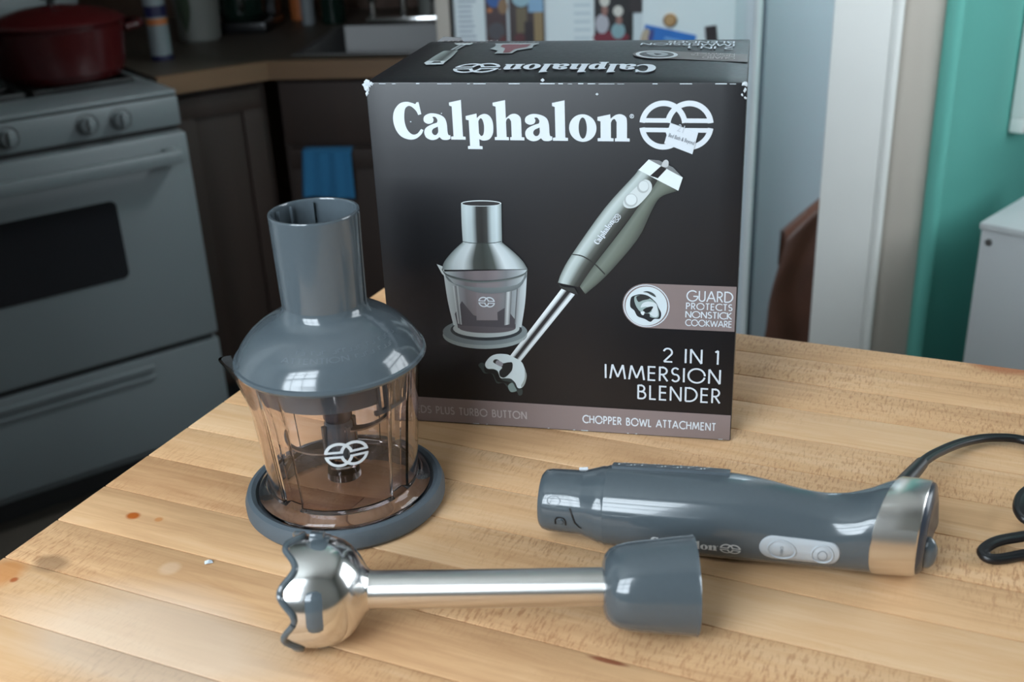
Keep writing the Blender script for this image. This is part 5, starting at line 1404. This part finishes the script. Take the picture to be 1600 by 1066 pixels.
PS, PT = .1760, R(-5)
pad = dome_patch('button_pad', pad_shape(.0585, .0195), PS, PT, M['pad'], [(1.0, -.0004), (.985, .0006), (.95, .0010), (.5, .0011), (.1, .0011)], handle)
for ds in (-.0150, .0150):
    bt = dome_patch('button', ell(0, 0, .0090, .0075, 28), PS + ds, PT, M['pad'], [(1.06, .0009), (1.0, .0019), (.93, .0020), (.88, .0008), (.8, .0013), (.5, .0019), (.1, .0021)], pad)
    if ds < 0:
        V, F, L = stroke_text('TURBO', .12, .15)
        mesh_obj('button_mark', on_handle(V, PS + ds + .0008, PT - .0038 / .0285, .0074 / L, .0016, .0024, R(90)), F, M['emboss'], bt, smooth=False)
    else:
        v, f = ring2(0, 0, .0040, .0036, n=20); mesh_obj('button_mark', on_handle(v, PS + ds, PT, 1, 1, .0023), f, M['emboss'], bt, smooth=False)
# steel band at the head, end cap, lever
def head_ring(s, sc_f, sc_v, lean=1.0, n=72):
    rf, rb, rv, cz = hprof(.226); out = []
    for i in range(n):
        t = 2 * PI * i / n; c = math.cos(t); r = rf if c > 0 else rb
        p = hx * (s + shear(.226, t, rb, rf) * lean) + hf * (c * (r * sc_f) + (-.004 * (1 - sc_f))) + hz * (cz + math.sin(t) * rv * sc_v)
        out.append(tuple(p))
    return out
def hl(name, rings, m, par=handle, angle=35):
    o = loft(name, rings, m, par, angle=angle); bm = bmesh.new(); bm.from_mesh(o.data); bmesh.ops.recalc_face_normals(bm, faces=bm.faces); bm.to_mesh(o.data); bm.free(); return o
hl('steel_band', [head_ring(.2255, 1.0, 1.0), head_ring(.2260, 1.012, 1.01), head_ring(.236, 1.01, 1.005, .9), head_ring(.2475, .985, .98, .6), head_ring(.2485, .96, .96, .6)], M['brushed'])
hl('end_cap', [head_ring(.2480, .95, .95, .6), head_ring(.2500, .93, .93, .6), head_ring(.2520, .86, .86, .5), head_ring(.2535, .6, .6, .4), head_ring(.2538, .2, .2, .3)], M['dark_plastic'], angle=50)
# speed lever: a small teardrop standing out of the cap
rings = []
for k, (d, w, h_) in enumerate(((-.002, .005, .0085), (.001, .0060, .0115), (.004, .0060, .0112), (.0065, .0048, .0088), (.0082, .0026, .005), (.0088, .0006, .001))):
    c = hx * (.2475 + d) + hf * .0135 + hz * .0235
    rings.append([tuple(c + hf * w * math.cos(t) + hz * h_ * math.sin(t)) for t in np.linspace(0, 2 * PI, 21)[:-1]])
hl('speed_lever', rings, M['plastic'], angle=60)
# cord
ca = HA + hx * .2330 - hf * .0370 + hz * 0
pts = [(float(ca[0]), float(ca[1]), TZ + .034), tuple(on_z(1440, 724, TZ + .026)), tuple(on_z(1472, 704, TZ + .018)), tuple(on_z(1510, 690, TZ + .010)), tuple(on_z(1552, 684, TZ + .006)), tuple(on_z(1600, 688, TZ + .004)), tuple(on_z(1660, 712, TZ + .004)), tuple(on_z(1690, 760, TZ + .004)), tuple(on_z(1660, 800, TZ + .006)),
       tuple(on_z(1612, 815, TZ + .012)), tuple(on_z(1592, 795, TZ + .016)), tuple(on_z(1604, 768, TZ + .016)), tuple(on_z(1650, 752, TZ + .014)), tuple(on_z(1720, 780, TZ + .010)), tuple(on_z(1700, 822, TZ + .010)), tuple(on_z(1600, 838, TZ + .010)), tuple(on_z(1556, 847, TZ + .008)), tuple(on_z(1536, 862, TZ + .005)), tuple(on_z(1552, 874, TZ + .003)), tuple(on_z(1600, 867, TZ + .003)), tuple(on_z(1680, 850, TZ + .003)), tuple(on_z(1800, 860, TZ + .003)), tuple(on_z(1900, 900, TZ + .003))]
sec = [(math.cos(t) * (1.35 if abs(math.cos(t)) > .2 else 1), math.sin(t) * .8) for t in np.linspace(0, 2 * PI, 15)[:-1]]
sec = [(-.15, -.62), (.15, -.62), (.6, -.8), (1.1, -.75), (1.4, -.3), (1.4, .3), (1.1, .75), (.6, .8), (.15, .62), (-.15, .62), (-.6, .8), (-1.1, .75), (-1.4, .3), (-1.4, -.3), (-1.1, -.75), (-.6, -.8)]
tube('power_cord', pts, .0028, M['black_rubber'], handle, sub=8, section=sec, world=True)
sr = [pts[0], tuple((np.array(pts[0]) * .45 + np.array(pts[1]) * .55)), pts[1]]
tube('strain_relief', sr, lambda t: .0062 - .0016 * t, M['black_rubber'], handle, n=14, sub=5, world=True)
